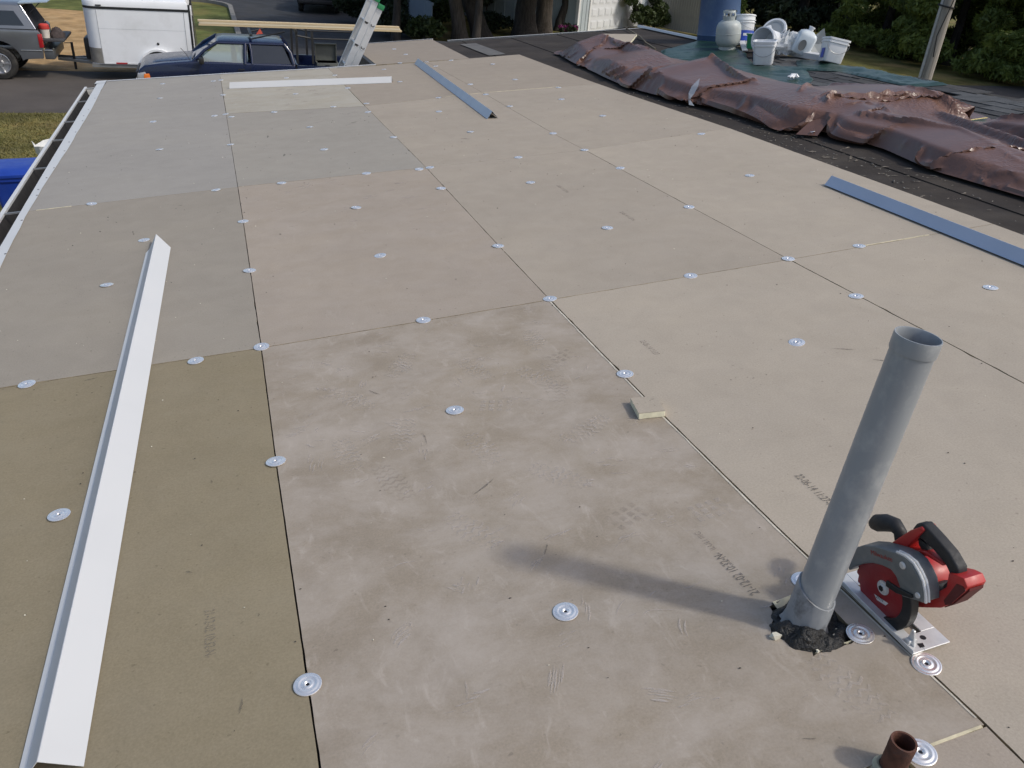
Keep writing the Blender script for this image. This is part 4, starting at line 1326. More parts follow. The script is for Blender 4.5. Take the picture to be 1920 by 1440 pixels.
def sheet_poly(poly, h, seed, cuts=5, amp=0.02):
    bm = bmesh.new()
    f = bm.faces.new([bm.verts.new((x, y, 0)) for x, y in poly])
    bmesh.ops.triangulate(bm, faces=[f])
    for _ in range(cuts):
        long = [e for e in bm.edges if e.calc_length() > 0.07]
        if not long:
            break
        bmesh.ops.subdivide_edges(bm, edges=long, cuts=1)
        bmesh.ops.triangulate(bm, faces=bm.faces)
    for v in bm.verts:
        x, y = v.co.x, v.co.y
        bnd = v.is_boundary
        v.co.z = h + (0.2 if bnd else 1.0) * max(0, amp * ridge(x * 2.6 + seed, y * 2.2, seed) + amp * 0.45 * ridge(x * 7, y * 7 + seed, seed))
        if bnd:
            v.co.x += 0.02 * fn(x * 4, y * 4, seed)
            v.co.y += 0.02 * fn(x * 4, y * 4, seed + 3)
    me = bpy.data.meshes.new('tarp')
    bm.to_mesh(me)
    bm.free()
    me.polygons.foreach_set('use_smooth', [True] * len(me.polygons))
    return me


def sheet_thing(label, poly, seed, m, h=0.003, amp=0.02):
    me = sheet_poly(poly, h, seed, 6, amp)
    me.materials.append(m)
    return single('tarp', me, m, WR, label, 'tarp')


sheet_thing('dark green tarp spread flat behind the brown tarp under the propane tank',
            [(5.10, 4.0), (5.05, 5.4), (5.2, 6.6), (5.46, 7.05), (5.9, 7.40), (6.28, 7.62), (6.56, 7.55), (6.46, 6.9), (6.22, 6.30), (5.86, 5.62), (5.72, 5.28), (5.84, 5.10), (6.02, 4.95),
             (6.30, 5.36), (6.50, 5.18), (6.55, 4.30), (6.50, 3.30), (6.10, 3.34), (6.17, 3.86), (6.20, 4.50), (5.95, 4.72), (5.66, 4.15), (5.42, 3.95)], 3.3, green_tarp_m)
sheet_thing('small shiny green tarp flap showing between brown tarp and grey shingles', [(5.82, 2.80), (5.88, 2.36), (5.50, 2.24), (5.42, 2.62)], 6.1, green_tarp_m, 0.012, 0.006)

# ---- debris on the dark strip beside the boards
db = MB()
for i in range(260):
    v = random.uniform(-0.6, 4.8) if random.random() < 0.5 else random.uniform(0.4, 2.6)
    u = seam_D(v) + random.uniform(0.03, 0.42) * (0.5 if v > 3 else 1)
    s_ = random.choice([0.002, 0.003, 0.004, 0.006, 0.009])
    a = random.uniform(0, 6.28)
    L, w = s_ * random.uniform(1, 4.2), s_ * random.uniform(0.25, 0.6)
    z_ = -0.010
    pts = [(-L, -w, 0), (L * 0.2, -w * 1.1, 0), (L, -w * 0.3, 0), (L * 0.7, w, 0), (-L * 0.6, w * 0.8, 0), (0, 0, w * 1.1)]
    db.add(pts, [(0, 1, 5), (1, 2, 5), (2, 3, 5), (3, 4, 5), (4, 0, 5)], 0 if s_ > 0.005 or random.random() < 0.6 else 1, T(u, v, z_) @ RZ(a))
struct('roofing_scraps', db, [mat('felt_scrap', (0.16, 0.14, 0.115), 0.95, var=0.4, vs_=30), mat('foam_scrap', (0.42, 0.39, 0.33), 0.9)], WR, kind='stuff', label='torn shingle scraps and foam crumbs on the dark roofing beside the boards')

# ---- gas bottle, pails and rubbish near the ridge
tank_m = mat('tank_grey_paint', (0.42, 0.45, 0.43), 0.45, var=0.06, vs_=8, dirt=(0.30, 0.26, 0.22), dirt_amt=0.3, dirt_s=7)
tk = thing('propane_tank', 'pale grey propane tank standing on the green tarp', 'gas tank', on_roof(6.16, 6.62, 0.012, R(40)))
part('tank_body', MB().lathe([(0.0, 0.03), (0.09, 0.035), (0.130, 0.06), (0.150, 0.10), (0.1535, 0.14), (0.1535, 0.188), (0.156, 0.190), (0.156, 0.196), (0.1535, 0.198), (0.1535, 0.25), (0.148, 0.285), (0.128, 0.322), (0.09, 0.345), (0.03, 0.352), (0, 0.352)], 40), tank_m, tk, smooth=35)
part('foot_ring', MB().lathe([(0.105, 0.045), (0.108, 0.0), (0.104, 0.0), (0.101, 0.045)], 32), tank_m, tk, smooth=40)
mb = MB()
for a0_, a1_ in ((R(-70), R(70)), (R(110), R(250))):
    mb.lathe([(0.080, 0.335), (0.084, 0.38), (0.086, 0.395)], 12, 0, None, a0_, a1_)
    mb.lathe([(0.086, 0.430), (0.085, 0.455), (0.080, 0.460)], 12, 0, None, a0_, a1_)
    for q in np.linspace(a0_, a1_, 4):
        mb.lathe([(0.0855, 0.394), (0.0855, 0.431)], 3, 0, None, q - 0.13, q + 0.13)
part('collar', mb, tank_m, tk, smooth=50)
part('valve', MB().lathe([(0.024, 0.345), (0.024, 0.365), (0.016, 0.368), (0.016, 0.40), (0.028, 0.402), (0.028, 0.425), (0.0, 0.428)], 14).tube([(0, 0, 0.385), (0.05, 0.01, 0.385)], 0.014, 10), mat('valve_brass_dark', (0.08, 0.07, 0.06), 0.4, metal=0.6), tk, smooth=40)

pail_w = mat('white_pail_plastic', (0.76, 0.77, 0.78), 0.35, var=0.03, vs_=5, dirt=(0.55, 0.55, 0.53), dirt_amt=0.35, dirt_s=7)
blue_lab = mat('pail_label_blue', (0.03, 0.075, 0.42), 0.5, var=0.2, vs_=14)


def rsq(w, r, n=5):
    out = []
    for cx, cy, a0_ in ((1, 1, 0), (-1, 1, 90), (-1, -1, 180), (1, -1, 270)):
        for k in range(n):
            a = R(a0_ + 90 * k / (n - 1))
            out.append((cx * (w - r) + r * math.cos(a), cy * (w - r) + r * math.sin(a)))
    return out


def loft(mb, rings, mi=0, cap=True, capend=True):
    n = len(rings[0])
    o = len(mb.v)
    for r_ in rings:
        mb.v += r_
    for j in range(len(rings) - 1):
        for i in range(n):
            i2 = (i + 1) % n
            mb.f.append((o + j * n + i, o + j * n + i2, o + (j + 1) * n + i2, o + (j + 1) * n + i))
            mb.m.append(mi)
    if cap:
        mb.f.append(tuple(o + i for i in range(n))[::-1])
        mb.m.append(mi)
    if capend:
        mb.f.append(tuple(o + (len(rings) - 1) * n + i for i in range(n)))
        mb.m.append(mi)
    return mb


def square_pail(label, M, open_top=True, lid=None):
    t = thing('square_pail', label, 'bucket', M, 'white square pails near the ridge')
    def ring(w, z_, r_=0.03):
        return [(x, y, z_) for x, y in rsq(w, r_)]
    mb = MB()
    rings = [ring(0.098, 0.0), ring(0.104, 0.01), ring(0.116, 0.205)]
    if open_top:
        rings += [ring(0.118, 0.245), ring(0.112, 0.245), ring(0.101, 0.02)]
    else:
        rings += [ring(0.118, 0.235)]
    loft(mb, rings)
    b_ = part('pail_body', mb, pail_w, t, smooth=40)
    rb_ = MB()
    loft(rb_, [ring(0.119, 0.195), ring(0.126, 0.196), ring(0.126, 0.206), ring(0.119, 0.207)], cap=False, capend=False)
    loft(rb_, [ring(0.119, 0.226), ring(0.127, 0.227), ring(0.128, 0.246), ring(0.117, 0.248)], cap=False, capend=False)
    part('rim', rb_, pail_w, b_, smooth=40)
    part('pail_label', MB().add([(-0.1128, -0.07, 0.03), (-0.1128, 0.02, 0.03), (-0.1178, 0.02, 0.13), (-0.1178, -0.07, 0.13)], [(0, 1, 2, 3)]), blue_lab, b_, smooth=None)
    part('handle', MB().tube([(-0.125 * math.cos(a), -0.122 - 0.006 * math.sin(a), 0.20 - 0.11 * math.sin(a)) for a in np.linspace(0.12, math.pi - 0.12, 14)], 0.0025, 6), alu_m, b_, smooth=50)
    return t


square_pail('open white square pail standing on the green tarp in front of the pile', on_roof(5.83, 5.32, 0.014, R(-38)))
square_pail('white square pail tipped over at the ridge, rightmost of the pails', on_roof(6.46, 4.99, 0.02, R(-20)) @ RY(R(14)) @ RX(R(-8)))


def round_pail(name, label, M, labelled=False, lying=False, r0=0.130, r1=0.148, h=0.36):
    t = thing(name, label, 'bucket', M)
    b_ = part('pail_body', MB().lathe([(0, 0), (r0 - 0.01, 0), (r0, 0.012), (r1, h), (r1 - 0.006, h), (r0 - 0.006, 0.02), (0, 0.02)], 36), pail_w, t, smooth=40)
    mb = MB()
    for z_ in (0.72, 0.80, 0.95):
        rr_ = r0 + (r1 - r0) * z_
        mb.lathe([(rr_, h * z_), (rr_ + 0.010, h * z_ + 0.001), (rr_ + 0.010, h * z_ + 0.010), (rr_, h * z_ + 0.011)], 36)
    part('rim', mb, pail_w, b_, smooth=30)
    if labelled:
        part('pail_label', MB().lathe([(r0 + 0.0045, 0.045), (r0 + 0.0115, 0.17)], 14, 0, None, R(190), R(300)), blue_lab, b_, smooth=60)
        part('label_flash', MB().lathe([(r0 + 0.0085, 0.105), (r0 + 0.0105, 0.135)], 10, 0, RZ(R(0)), R(215), R(285)), pail_w, b_, smooth=60)
    part('handle', MB().tube([((r1 + 0.012) * math.cos(a), -(r1 + 0.012) * abs(math.sin(a)) * 0.98, h * 0.78 - 0.10 * math.sin(a)) for a in np.linspace(0, math.pi, 16)], 0.0022, 6), alu_m, b_, smooth=50)
    return t


round_pail('round_pail', 'tall round white pail with blue label leaning behind the tank', on_roof(6.52, 6.86, 0.02, R(25)) @ RY(R(9)) @ RX(R(-6)), True)
round_pail('round_pail', 'round white pail lying on its side in the rubbish pile', on_roof(6.36, 5.92, 0.155, R(-62)) @ RX(R(80)), False, r0=0.118, r1=0.138, h=0.30)
# green carton
gm = mat('green_plastic', (0.012, 0.22, 0.085), 0.45, var=0.12, vs_=9)
gc = thing('green_container', 'small green plastic container wedged beside the pails', 'container', on_roof(6.42, 6.42, 0.02, R(30)) @ RY(R(12)))
part('container_body', loft(MB(), [[(x, y, 0) for x, y in rsq(0.070, 0.015)], [(x, y, 0.17) for x, y in rsq(0.088, 0.015)], [(x, y, 0.17) for x, y in rsq(0.080, 0.015)], [(x, y, 0.03) for x, y in rsq(0.065, 0.015)]]), gm, gc, smooth=40)
part('container_rim', loft(MB(), [[(x, y, 0.155) for x, y in rsq(0.088, 0.015)], [(x, y, 0.157) for x, y in rsq(0.096, 0.015)], [(x, y, 0.172) for x, y in rsq(0.096, 0.015)], [(x, y, 0.173) for x, y in rsq(0.086, 0.015)]], cap=False, capend=False), gm, gc, smooth=40)
# clear lid, clear jug, white carton
clear_m = see_through('cloudy_clear_plastic', (0.78, 0.82, 0.84), 0.55, 0.2)
ld = thing('pail_lid', 'cloudy round pail lid leaning on top of the rubbish pile', 'lid', on_roof(6.52, 6.18, 0.255, R(-40)) @ RX(R(52)) @ RY(R(-12)))
part('lid_disc', MB().lathe([(0.0, 0.004), (0.105, 0.004), (0.108, 0.010), (0.128, 0.012)], 36), clear_m, ld, smooth=35)
part('lid_rim', MB().lathe([(0.128, 0.012), (0.150, 0.012), (0.154, 0.006), (0.153, -0.016), (0.146, -0.016), (0.144, 0.004)], 36), pail_w, ld, smooth=35)
jg = thing('clear_jug', 'milky square plastic jug with handle hole lying in the pile', 'jug', on_roof(6.50, 5.62, 0.05, R(-30)) @ RY(R(24)))
milky = see_through('milky_plastic', (0.74, 0.80, 0.83), 0.25, 0.25)
part('jug_body', loft(MB(), [[(x, y, z_) for x, y in rsq(w, 0.035)] for w, z_ in ((0.098, 0.0), (0.108, 0.012), (0.108, 0.20), (0.095, 0.235), (0.05, 0.262), (0.03, 0.268))]), milky, jg, smooth=40)
part('jug_neck', MB().lathe([(0.03, 0.262), (0.03, 0.295), (0.036, 0.296), (0.036, 0.310), (0, 0.311)], 18), pail_w, jg, smooth=40)
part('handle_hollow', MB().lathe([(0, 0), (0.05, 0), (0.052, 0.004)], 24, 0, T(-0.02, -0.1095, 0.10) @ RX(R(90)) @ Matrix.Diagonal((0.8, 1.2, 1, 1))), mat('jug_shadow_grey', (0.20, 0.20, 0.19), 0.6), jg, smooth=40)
cs = thing('clear_sleeve', 'crumpled clear plastic sheet standing behind the milky jug', 'plastic sheet', on_roof(6.62, 5.50, 0.02, R(-15)))
part('sheet_fold', MB().add([(-0.13, 0, 0), (0.10, 0.03, 0.0), (0.17, 0.06, 0.13), (0.10, 0.02, 0.30), (0.02, 0.06, 0.22), (-0.10, 0.03, 0.27), (0.02, 0.08, 0.12)], [(0, 1, 6), (1, 2, 6), (2, 3, 6), (3, 4, 6), (4, 5, 6), (5, 0, 6)]), clear_m, cs, smooth=None)
single('white_carton', MB().box(-0.045, 0.045, -0.03, 0.03, 0, 0.16), pail_w, on_roof(6.40, 6.08, 0.16, R(-20)) @ RY(R(-16)), 'small white carton end poking up between lid and pails', 'carton', bevel=0.004)
# crumpled clear bag among the pails
pb = MB()
for j in range(15):
    for i in range(26):
        a, b_ = 2 * math.pi * i / 26, math.pi * (j / 14 - 0.5)
        r_ = 0.15 * (1 + 0.55 * ridge(math.cos(a) * 2.1, math.sin(a) * 2.1, b_ * 1.7) - 0.3 + 0.25 * fn(math.cos(a) * 6, math.sin(a) * 6, b_ * 5))
        pb.v.append((r_ * math.cos(a) * math.cos(b_) * 1.3, r_ * math.sin(a) * math.cos(b_), max(-0.10, r_ * math.sin(b_) * 0.85)))
for j in range(14):
    for i in range(26):
        pb.f.append((j * 26 + i, j * 26 + (i + 1) % 26, (j + 1) * 26 + (i + 1) % 26, (j + 1) * 26 + i))
        pb.m.append(0)
single('plastic_bag', pb, see_through('crinkly_clear_film', (0.85, 0.87, 0.88), 0.45, 0.12), on_roof(6.46, 5.78, 0.13, R(20)), 'crumpled clear plastic bag between the lying pail and the jug', 'plastic bag', smooth=25)
# white lengths lying along the ridge behind the pails
single('white_strip', MB().sheet([(0, 0.0), (0.002, 0.06), (0.10, 0.062), (0.102, 0.05)], 0, 1.35, 0.002), white_m, on_roof(6.50, 5.02, 0.012, R(2)), 'white plastic strip lying along the ridge under the pails', 'strip', smooth=20)
single('white_strip', MB().box(0, 0.07, 0, 1.05, 0, 0.012), white_m, on_roof(6.24, 6.40, 0.012, R(-26)) @ RX(R(9)), 'thin white strip leaning from the tank foot to the pails', 'strip', bevel=0.002)
single('white_strip', MB().sheet([(0, 0.0), (0.02, 0.03), (0.11, 0.012)], 0, 2.3, 0.002), white_m, on_roof(6.44, 7.72, 0.0, R(-3)), 'white metal strip lying along the ridge at the far corner', 'strip', smooth=20)
# blue drum beyond the tank
drum_m = mat('dull_blue_plastic', (0.055, 0.105, 0.215), 0.5, var=0.10, vs_=3, dirt=(0.13, 0.19, 0.26), dirt_amt=0.4, dirt_s=3)
bdm = thing('blue_barrel', 'dull blue plastic barrel standing behind the propane tank', 'barrel', on_roof(6.64, 7.65, -0.03, R(10)))
part('barrel_body', MB().lathe([(0, 0), (0.27, 0), (0.285, 0.03), (0.282, 0.10), (0.290, 0.115), (0.282, 0.13), (0.262, 0.62), (0.270, 0.635), (0.26, 0.65), (0.25, 0.86), (0.235, 0.90), (0.22, 0.90), (0.22, 0.86), (0, 0.85)], 44), drum_m, bdm, smooth=35)
part('barrel_lid_ring', MB().lathe([(0.250, 0.845), (0.262, 0.85), (0.262, 0.885), (0.248, 0.89)], 44), drum_m, bdm, smooth=35)
# leaning offcut board by the tarp tip, rope, stick, white rag
ob = thing('board_scrap', 'triangular scrap of cover board propped behind the tip of the brown tarp', 'offcut', on_roof(5.20, 7.90, -0.070, R(0)))
tri = [(-0.27, -0.93), (0.44, 0.24), (0.07, 0.60), (-0.35, 0.1)]
part('foam_block', MB().prism(tri, 0.150, 0.172, 'z'), foam_m, ob, smooth=None)
part('facer_sheet', MB().prism(tri, 0.1722, 0.174, 'z'), facer['taupe'], ob, smooth=None)
part('prop_block', MB().box(-0.1, 0.1, -0.1, 0.1, 0.07, 0.148), foam_m, ob, smooth=None)
single('rope', MB().tube([(6.25, 9.78, 0.02), (6.12, 9.3, 0.015), (5.90, 8.55, 0.015), (5.66, 7.9, 0.012), (5.42, 7.14, 0.02)], 0.012, 7), mat('tan_rope', (0.17, 0.14, 0.095), 0.9, var=0.4, vs_=40), WR, 'tan rope running from the far corner to the green tarp', 'rope', smooth=60)
single('yellow_stick', MB().tube([(5.07, 1.875, 0.035), (5.32, 1.88, 0.03), (5.56, 1.892, 0.03)], 0.0045, 7), mat('yellow_cord', (0.62, 0.52, 0.22), 0.7), WR, 'thin pale yellow cord lying across the green sheet and shingles', 'cord', smooth=60)
single('tarp', sheet_poly([(5.02, 1.95), (5.56, 1.93), (5.62, 1.72), (5.2, 1.55), (5.0, 1.7)], 0.012, 2.2, 5, 0.01), None, WR, 'dull green tarp corner under the thin yellow cord', 'tarp').data.materials.append(green_tarp_m)
rg = MB()
for i in range(8):
    a = i * 0.8
    rg.tube([(0.05 * math.cos(a), 0.03 * math.sin(a), 0.01), (0.02 * math.cos(a + 1), 0.02 * math.sin(a), 0.035), (-0.05 * math.cos(a * 1.3), 0.03, 0.012)], 0.012, 6)
single('white_rag', rg, pail_w, on_roof(5.46, 4.22, 0.03), 'small twisted white rag on the green tarp edge', 'rag', smooth=60)
tn = MB()
tn.add([(3.985, 3.62, 0.03), (4.02, 3.585, 0.08), (4.08, 3.62, 0.14), (4.15, 3.72, 0.19), (4.06, 3.70, 0.13), (4.01, 3.66, 0.08), (3.93, 3.50, 0.012), (3.95, 3.44, 0.010), (3.97, 3.56, 0.045)], [(0, 8, 5), (8, 1, 5), (1, 2, 5), (2, 4, 5), (2, 3, 4), (0, 6, 8), (6, 7, 8)])
single('plastic_scrap', tn, clear_m, WR @ T(-0.05, 0.0, 0.012), 'torn clear plastic scrap hanging on the brown tarp fold', 'plastic sheet', smooth=None)
# ================================================================== THINGS BESIDE AND BEYOND THE HOUSE
tyre_m = mat('tyre_rubber', (0.022, 0.021, 0.020), 0.85, var=0.3, vs_=10, dirt=(0.09, 0.08, 0.065), dirt_amt=0.4, dirt_s=6)
rim_m = mat('alloy_rim', (0.45, 0.45, 0.46), 0.35, metal=0.8)
glass_dark = mat('dark_car_glass', (0.012, 0.014, 0.018), 0.06, var=0.1, spec=0.8)
glass_thin = see_through('clear_car_glass', (0.80, 0.88, 0.86), 0.72, 0.04)
chrome_m = mat('chrome_trim', (0.7, 0.7, 0.72), 0.18, metal=1.0)
blackp_m = mat('black_plastic', (0.018, 0.018, 0.019), 0.5)
redl_m = mat('red_lens', (0.40, 0.012, 0.018), 0.18, spec=0.7)
lens_m = mat('clear_lens', (0.33, 0.34, 0.36), 0.12, spec=0.8)
amber_m = mat('amber_lens', (0.75, 0.19, 0.03), 0.2)


def wheel(root, x, y, z, r=0.34, w=0.23):
    M = WORLD[root] @ T(x, y, z) @ RX(R(90))
    k = part('wheel', MB().lathe([(r * 0.62, -w / 2 + 0.02), (r * 0.70, -w / 2), (r * 0.93, -w / 2 + 0.01), (r, -w / 2 + 0.045), (r, w / 2 - 0.045), (r * 0.93, w / 2 - 0.01), (r * 0.70, w / 2), (r * 0.62, w / 2 - 0.02)], 36), tyre_m, root, M, smooth=35)
    mb = MB()
    for s_ in (-1, 1):
        mb.lathe([(0.0, s_ * (w / 2 - 0.03)), (r * 0.18, s_ * (w / 2 - 0.028)), (r * 0.24, s_ * (w / 2 - 0.055)), (r * 0.50, s_ * (w / 2 - 0.050)), (r * 0.60, s_ * (w / 2 - 0.012)), (r * 0.64, s_ * (w / 2 - 0.016))], 30)
        for q in range(5):
            a = q * 2 * math.pi / 5
            mb.tube([(r * 0.15 * math.cos(a), r * 0.15 * math.sin(a), s_ * (w / 2 - 0.025)), (r * 0.58 * math.cos(a), r * 0.58 * math.sin(a), s_ * (w / 2 - 0.02))], 0.026, 6)
    part('rim', mb, rim_m, k, M, smooth=40)
    return k


def arch(cx, cz, r, a0, a1, n=12):
    return [(cx + r * math.cos(a), cz + r * math.sin(a)) for a in np.linspace(a0, a1, n)]


# ---- dark blue pickup in the street
blue_m = mat('dark_blue_metallic', (0.0035, 0.009, 0.040), 0.30, metal=0.0, var=0.06, vs_=4, coat=0.45)
pk = thing('pickup_truck', 'dark blue compact pickup with ladder rack parked in the street', 'pickup', T(-1.72, 18.75, GZ) @ Matrix.Diagonal((1, 1, 0.94, 1)))
low = [(0.03, 0.42), (0.0, 0.55), (0.02, 0.80), (0.07, 0.98), (0.20, 1.075), (0.60, 1.135), (1.24, 1.195), (3.50, 1.165), (3.50, 0.40)]
low += [(1.42, 0.36)] + arch(0.92, 0.36, 0.42, 0, math.pi) + [(0.40, 0.40)]
tum = lambda x, z: 0.05 * max(0, (z - 0.85) / 0.3) + 0.05 * max(0, (0.5 - x)) ** 2 * 3
body = part('body', MB().prism(low, -0.83, 0.83, 'y', inset=tum), blue_m, pk, bevel=0.045, seg=3, smooth=50)
part('hood_bulge', MB().prism([(0.25, 1.06), (0.45, 1.128), (0.85, 1.172), (1.20, 1.200), (1.20, 1.15)], -0.52, 0.52, 'y'), blue_m, body, bevel=0.02, seg=2, smooth=50)
part('headlight', MB().prism([(0.005, 0.72), (0.035, 0.90), (0.20, 0.94), (0.24, 0.76)], -0.838, -0.62, 'y', inset=lambda x, z: 0.0), lens_m, body, bevel=0.02, smooth=40)
part('headlight', MB().prism([(0.005, 0.72), (0.035, 0.90), (0.20, 0.94), (0.24, 0.76)], 0.62, 0.838, 'y'), lens_m, body, bevel=0.02, smooth=40)
part('turn_signal', MB().prism([(0.15, 0.74), (0.17, 0.90), (0.28, 0.90), (0.30, 0.76)], -0.846, -0.78, 'y'), amber_m, body, bevel=0.01, smooth=40)
part('bumper', MB().box(-0.09, 0.05, -0.78, 0.78, 0.40, 0.60), chrome_m, pk, bevel=0.03, smooth=40)
part('grille', MB().box(-0.012, 0.03, -0.55, 0.55, 0.66, 0.90), blackp_m, pk, bevel=0.01)
# cabin: roof panel, pillars, panes
rfp = []
mb = MB()
loft(mb, [[(1.76, -0.60, 1.600), (1.76, 0.60, 1.600), (3.30, 0.60, 1.585), (3.30, -0.60, 1.585)],
          [(1.80, -0.585, 1.640), (1.80, 0.585, 1.640), (3.28, 0.585, 1.625), (3.28, -0.585, 1.625)],
          [(1.98, -0.48, 1.672), (1.98, 0.48, 1.672), (3.16, 0.48, 1.655), (3.16, -0.48, 1.655)]])
cab = part('cab_roof', mb, blue_m, pk, bevel=0.02, seg=2, smooth=50)
for s_ in (-1, 1):
    for path_, r_ in (([(1.22, s_ * 0.73, 1.17), (1.50, s_ * 0.665, 1.43), (1.80, s_ * 0.595, 1.615)], 0.035), ([(2.36, s_ * 0.765, 1.15), (2.38, s_ * 0.68, 1.42), (2.40, s_ * 0.60, 1.60)], 0.040),
                      ([(2.52, s_ * 0.765, 1.15), (2.52, s_ * 0.68, 1.42), (2.50, s_ * 0.60, 1.60)], 0.030), ([(3.46, s_ * 0.745, 1.15), (3.40, s_ * 0.67, 1.42), (3.27, s_ * 0.595, 1.60)], 0.055),
                      ([(1.80, s_ * 0.600, 1.60), (3.27, s_ * 0.600, 1.59)], 0.028)):
        part('pillar', MB().tube(path_, r_, 8), blue_m, cab, smooth=60)
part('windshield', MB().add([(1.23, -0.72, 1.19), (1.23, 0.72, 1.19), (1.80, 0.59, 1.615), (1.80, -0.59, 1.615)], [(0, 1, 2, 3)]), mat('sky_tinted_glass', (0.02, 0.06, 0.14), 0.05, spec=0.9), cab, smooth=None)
part('rear_window', MB().add([(3.47, -0.70, 1.17), (3.47, 0.70, 1.17), (3.29, 0.58, 1.59), (3.29, -0.58, 1.59)], [(0, 1, 2, 3)]), glass_dark, cab, smooth=None)
for s_ in (-1, 1):
    part('door_window', MB().add([(1.30, s_ * 0.752, 1.17), (2.34, s_ * 0.765, 1.16), (2.38, s_ * 0.60, 1.59), (1.82, s_ * 0.60, 1.59)], [(0, 1, 2, 3)]), glass_thin, cab, smooth=None)
    part('side_window', MB().add([(2.54, s_ * 0.765, 1.16), (3.40, s_ * 0.75, 1.16), (3.24, s_ * 0.60, 1.58), (2.52, s_ * 0.60, 1.59)], [(0, 1, 2, 3)]), glass_dark, cab, smooth=None)
    part('door_mirror', MB().box(1.36, 1.47, -0.085, 0.085, -0.06, 0.09, 0, T(0, s_ * 0.90, 1.22)), blackp_m, cab, bevel=0.03, smooth=50)
    part('door_handle', MB().box(2.20, 2.34, s_ * 0.83 - 0.012, s_ * 0.83 + 0.012, 1.02, 1.045), blackp_m, body, bevel=0.006)
    part('seat_headrest', MB().box(2.10, 2.20, s_ * 0.36 - 0.12, s_ * 0.36 + 0.12, 1.12, 1.42), mat('grey_seat_cloth', (0.09, 0.085, 0.08), 0.9), cab, bevel=0.03, smooth=50)
part('door_seam', MB().box(1.318, 1.326, -0.8285, -0.822, 0.45, 1.12).box(2.462, 2.470, -0.8285, -0.822, 0.45, 1.12), blackp_m, body, smooth=None)
part('antenna', MB().tube([(1.18, -0.70, 1.18), (1.10, -0.71, 1.35), (1.00, -0.72, 1.48)], 0.006, 6), blackp_m, body)
part('wiper', MB().tube([(1.22, -0.5, 1.205), (1.28, 0.05, 1.235)], 0.012, 6), blackp_m, cab)
bd = MB()
bl_ = [(3.53, 1.15), (5.18, 1.13), (5.25, 1.05), (5.25, 0.48)] + [(4.74, 0.42)] + arch(4.30, 0.40, 0.43, 0, math.pi) + [(3.80, 0.40), (3.53, 0.40)]
bd.prism(bl_, -0.83, -0.77, 'y').prism(bl_, 0.77, 0.83, 'y').box(3.53, 3.57, -0.77, 0.77, 0.5, 1.15).box(5.19, 5.25, -0.77, 0.77, 0.5, 1.12).box(3.57, 5.19, -0.77, 0.77, 0.62, 0.68)
bed = part('bed', bd, blue_m, pk, bevel=0.012, seg=2, smooth=40)
part('tail_light', MB().box(5.22, 5.262, -0.84, -0.68, 0.72, 1.05), redl_m, bed, bevel=0.01)
for x_, y_ in ((0.92, -0.72), (0.92, 0.72), (4.30, -0.72), (4.30, 0.72)):
    wheel(pk, x_, y_, 0.34)
rk_ = MB()
for x_ in (3.56, 3.92):
    for s_ in (-0.66, 0.66):
        rk_.box(x_ - 0.025, x_ + 0.025, s_ - 0.025, s_ + 0.025, 1.10, 1.84)
for s_ in (-0.66, 0.66):
    rk_.tube([(3.56, s_, 1.72), (3.92, s_, 1.66)], 0.022, 6).tube([(2.55, s_ * 0.85, 1.60), (3.30, s_, 1.79)], 0.018, 6).tube([(3.92, s_, 1.66), (5.1, s_, 1.66)], 0.018, 6).tube([(5.1, s_, 1.70), (5.1, s_, 1.10)], 0.022, 6)
rk_.box(3.53, 3.59, -0.70, 0.70, 1.78, 1.83).box(5.07, 5.13, -0.70, 0.70, 1.66, 1.71).box(2.52, 2.58, -0.6, 0.6, 1.665, 1.70)
rack = part('ladder_rack', rk_, blackp_m, pk, T(-1.72, 18.75, GZ), smooth=30)
part('red_flag', MB().prism([(0, 0), (0.16, 0.02), (0.10, 0.13)], -0.004, 0.004, 'y', 0, T(2.66, -0.55, 1.70)), mat('red_flag_cloth', (0.55, 0.09, 0.06), 0.8), rack, smooth=None)
tool_m = mat('toolbox_metal', (0.13, 0.135, 0.12), 0.5, metal=0.3, var=0.1)
tb = thing('tool_box', 'open grey metal tool box in the bed of the blue pickup', 'tool box', T(-1.72 + 4.03, 18.30, GZ + 0.69))
part('box_body', MB().box(0, 0.52, 0, 0.03, 0, 0.40).box(0, 0.52, 0.37, 0.40, 0, 0.40).box(0, 0.03, 0.03, 0.37, 0, 0.40).box(0.49, 0.52, 0.03, 0.37, 0, 0.40).box(0.03, 0.49, 0.03, 0.37, 0, 0.03), tool_m, tb, bevel=0.006)
part('box_lid', MB().box(0, 0.52, 0.395, 0.42, 0.40, 0.80).box(0, 0.52, 0.30, 0.395, 0.775, 0.80).box(0.0, 0.025, 0.33, 0.395, 0.40, 0.775).box(0.495, 0.52, 0.33, 0.395, 0.40, 0.775), tool_m, tb, bevel=0.006)
part('latch', MB().box(0.20, 0.30, -0.012, 0.0, 0.26, 0.36), blackp_m, tb, bevel=0.004)
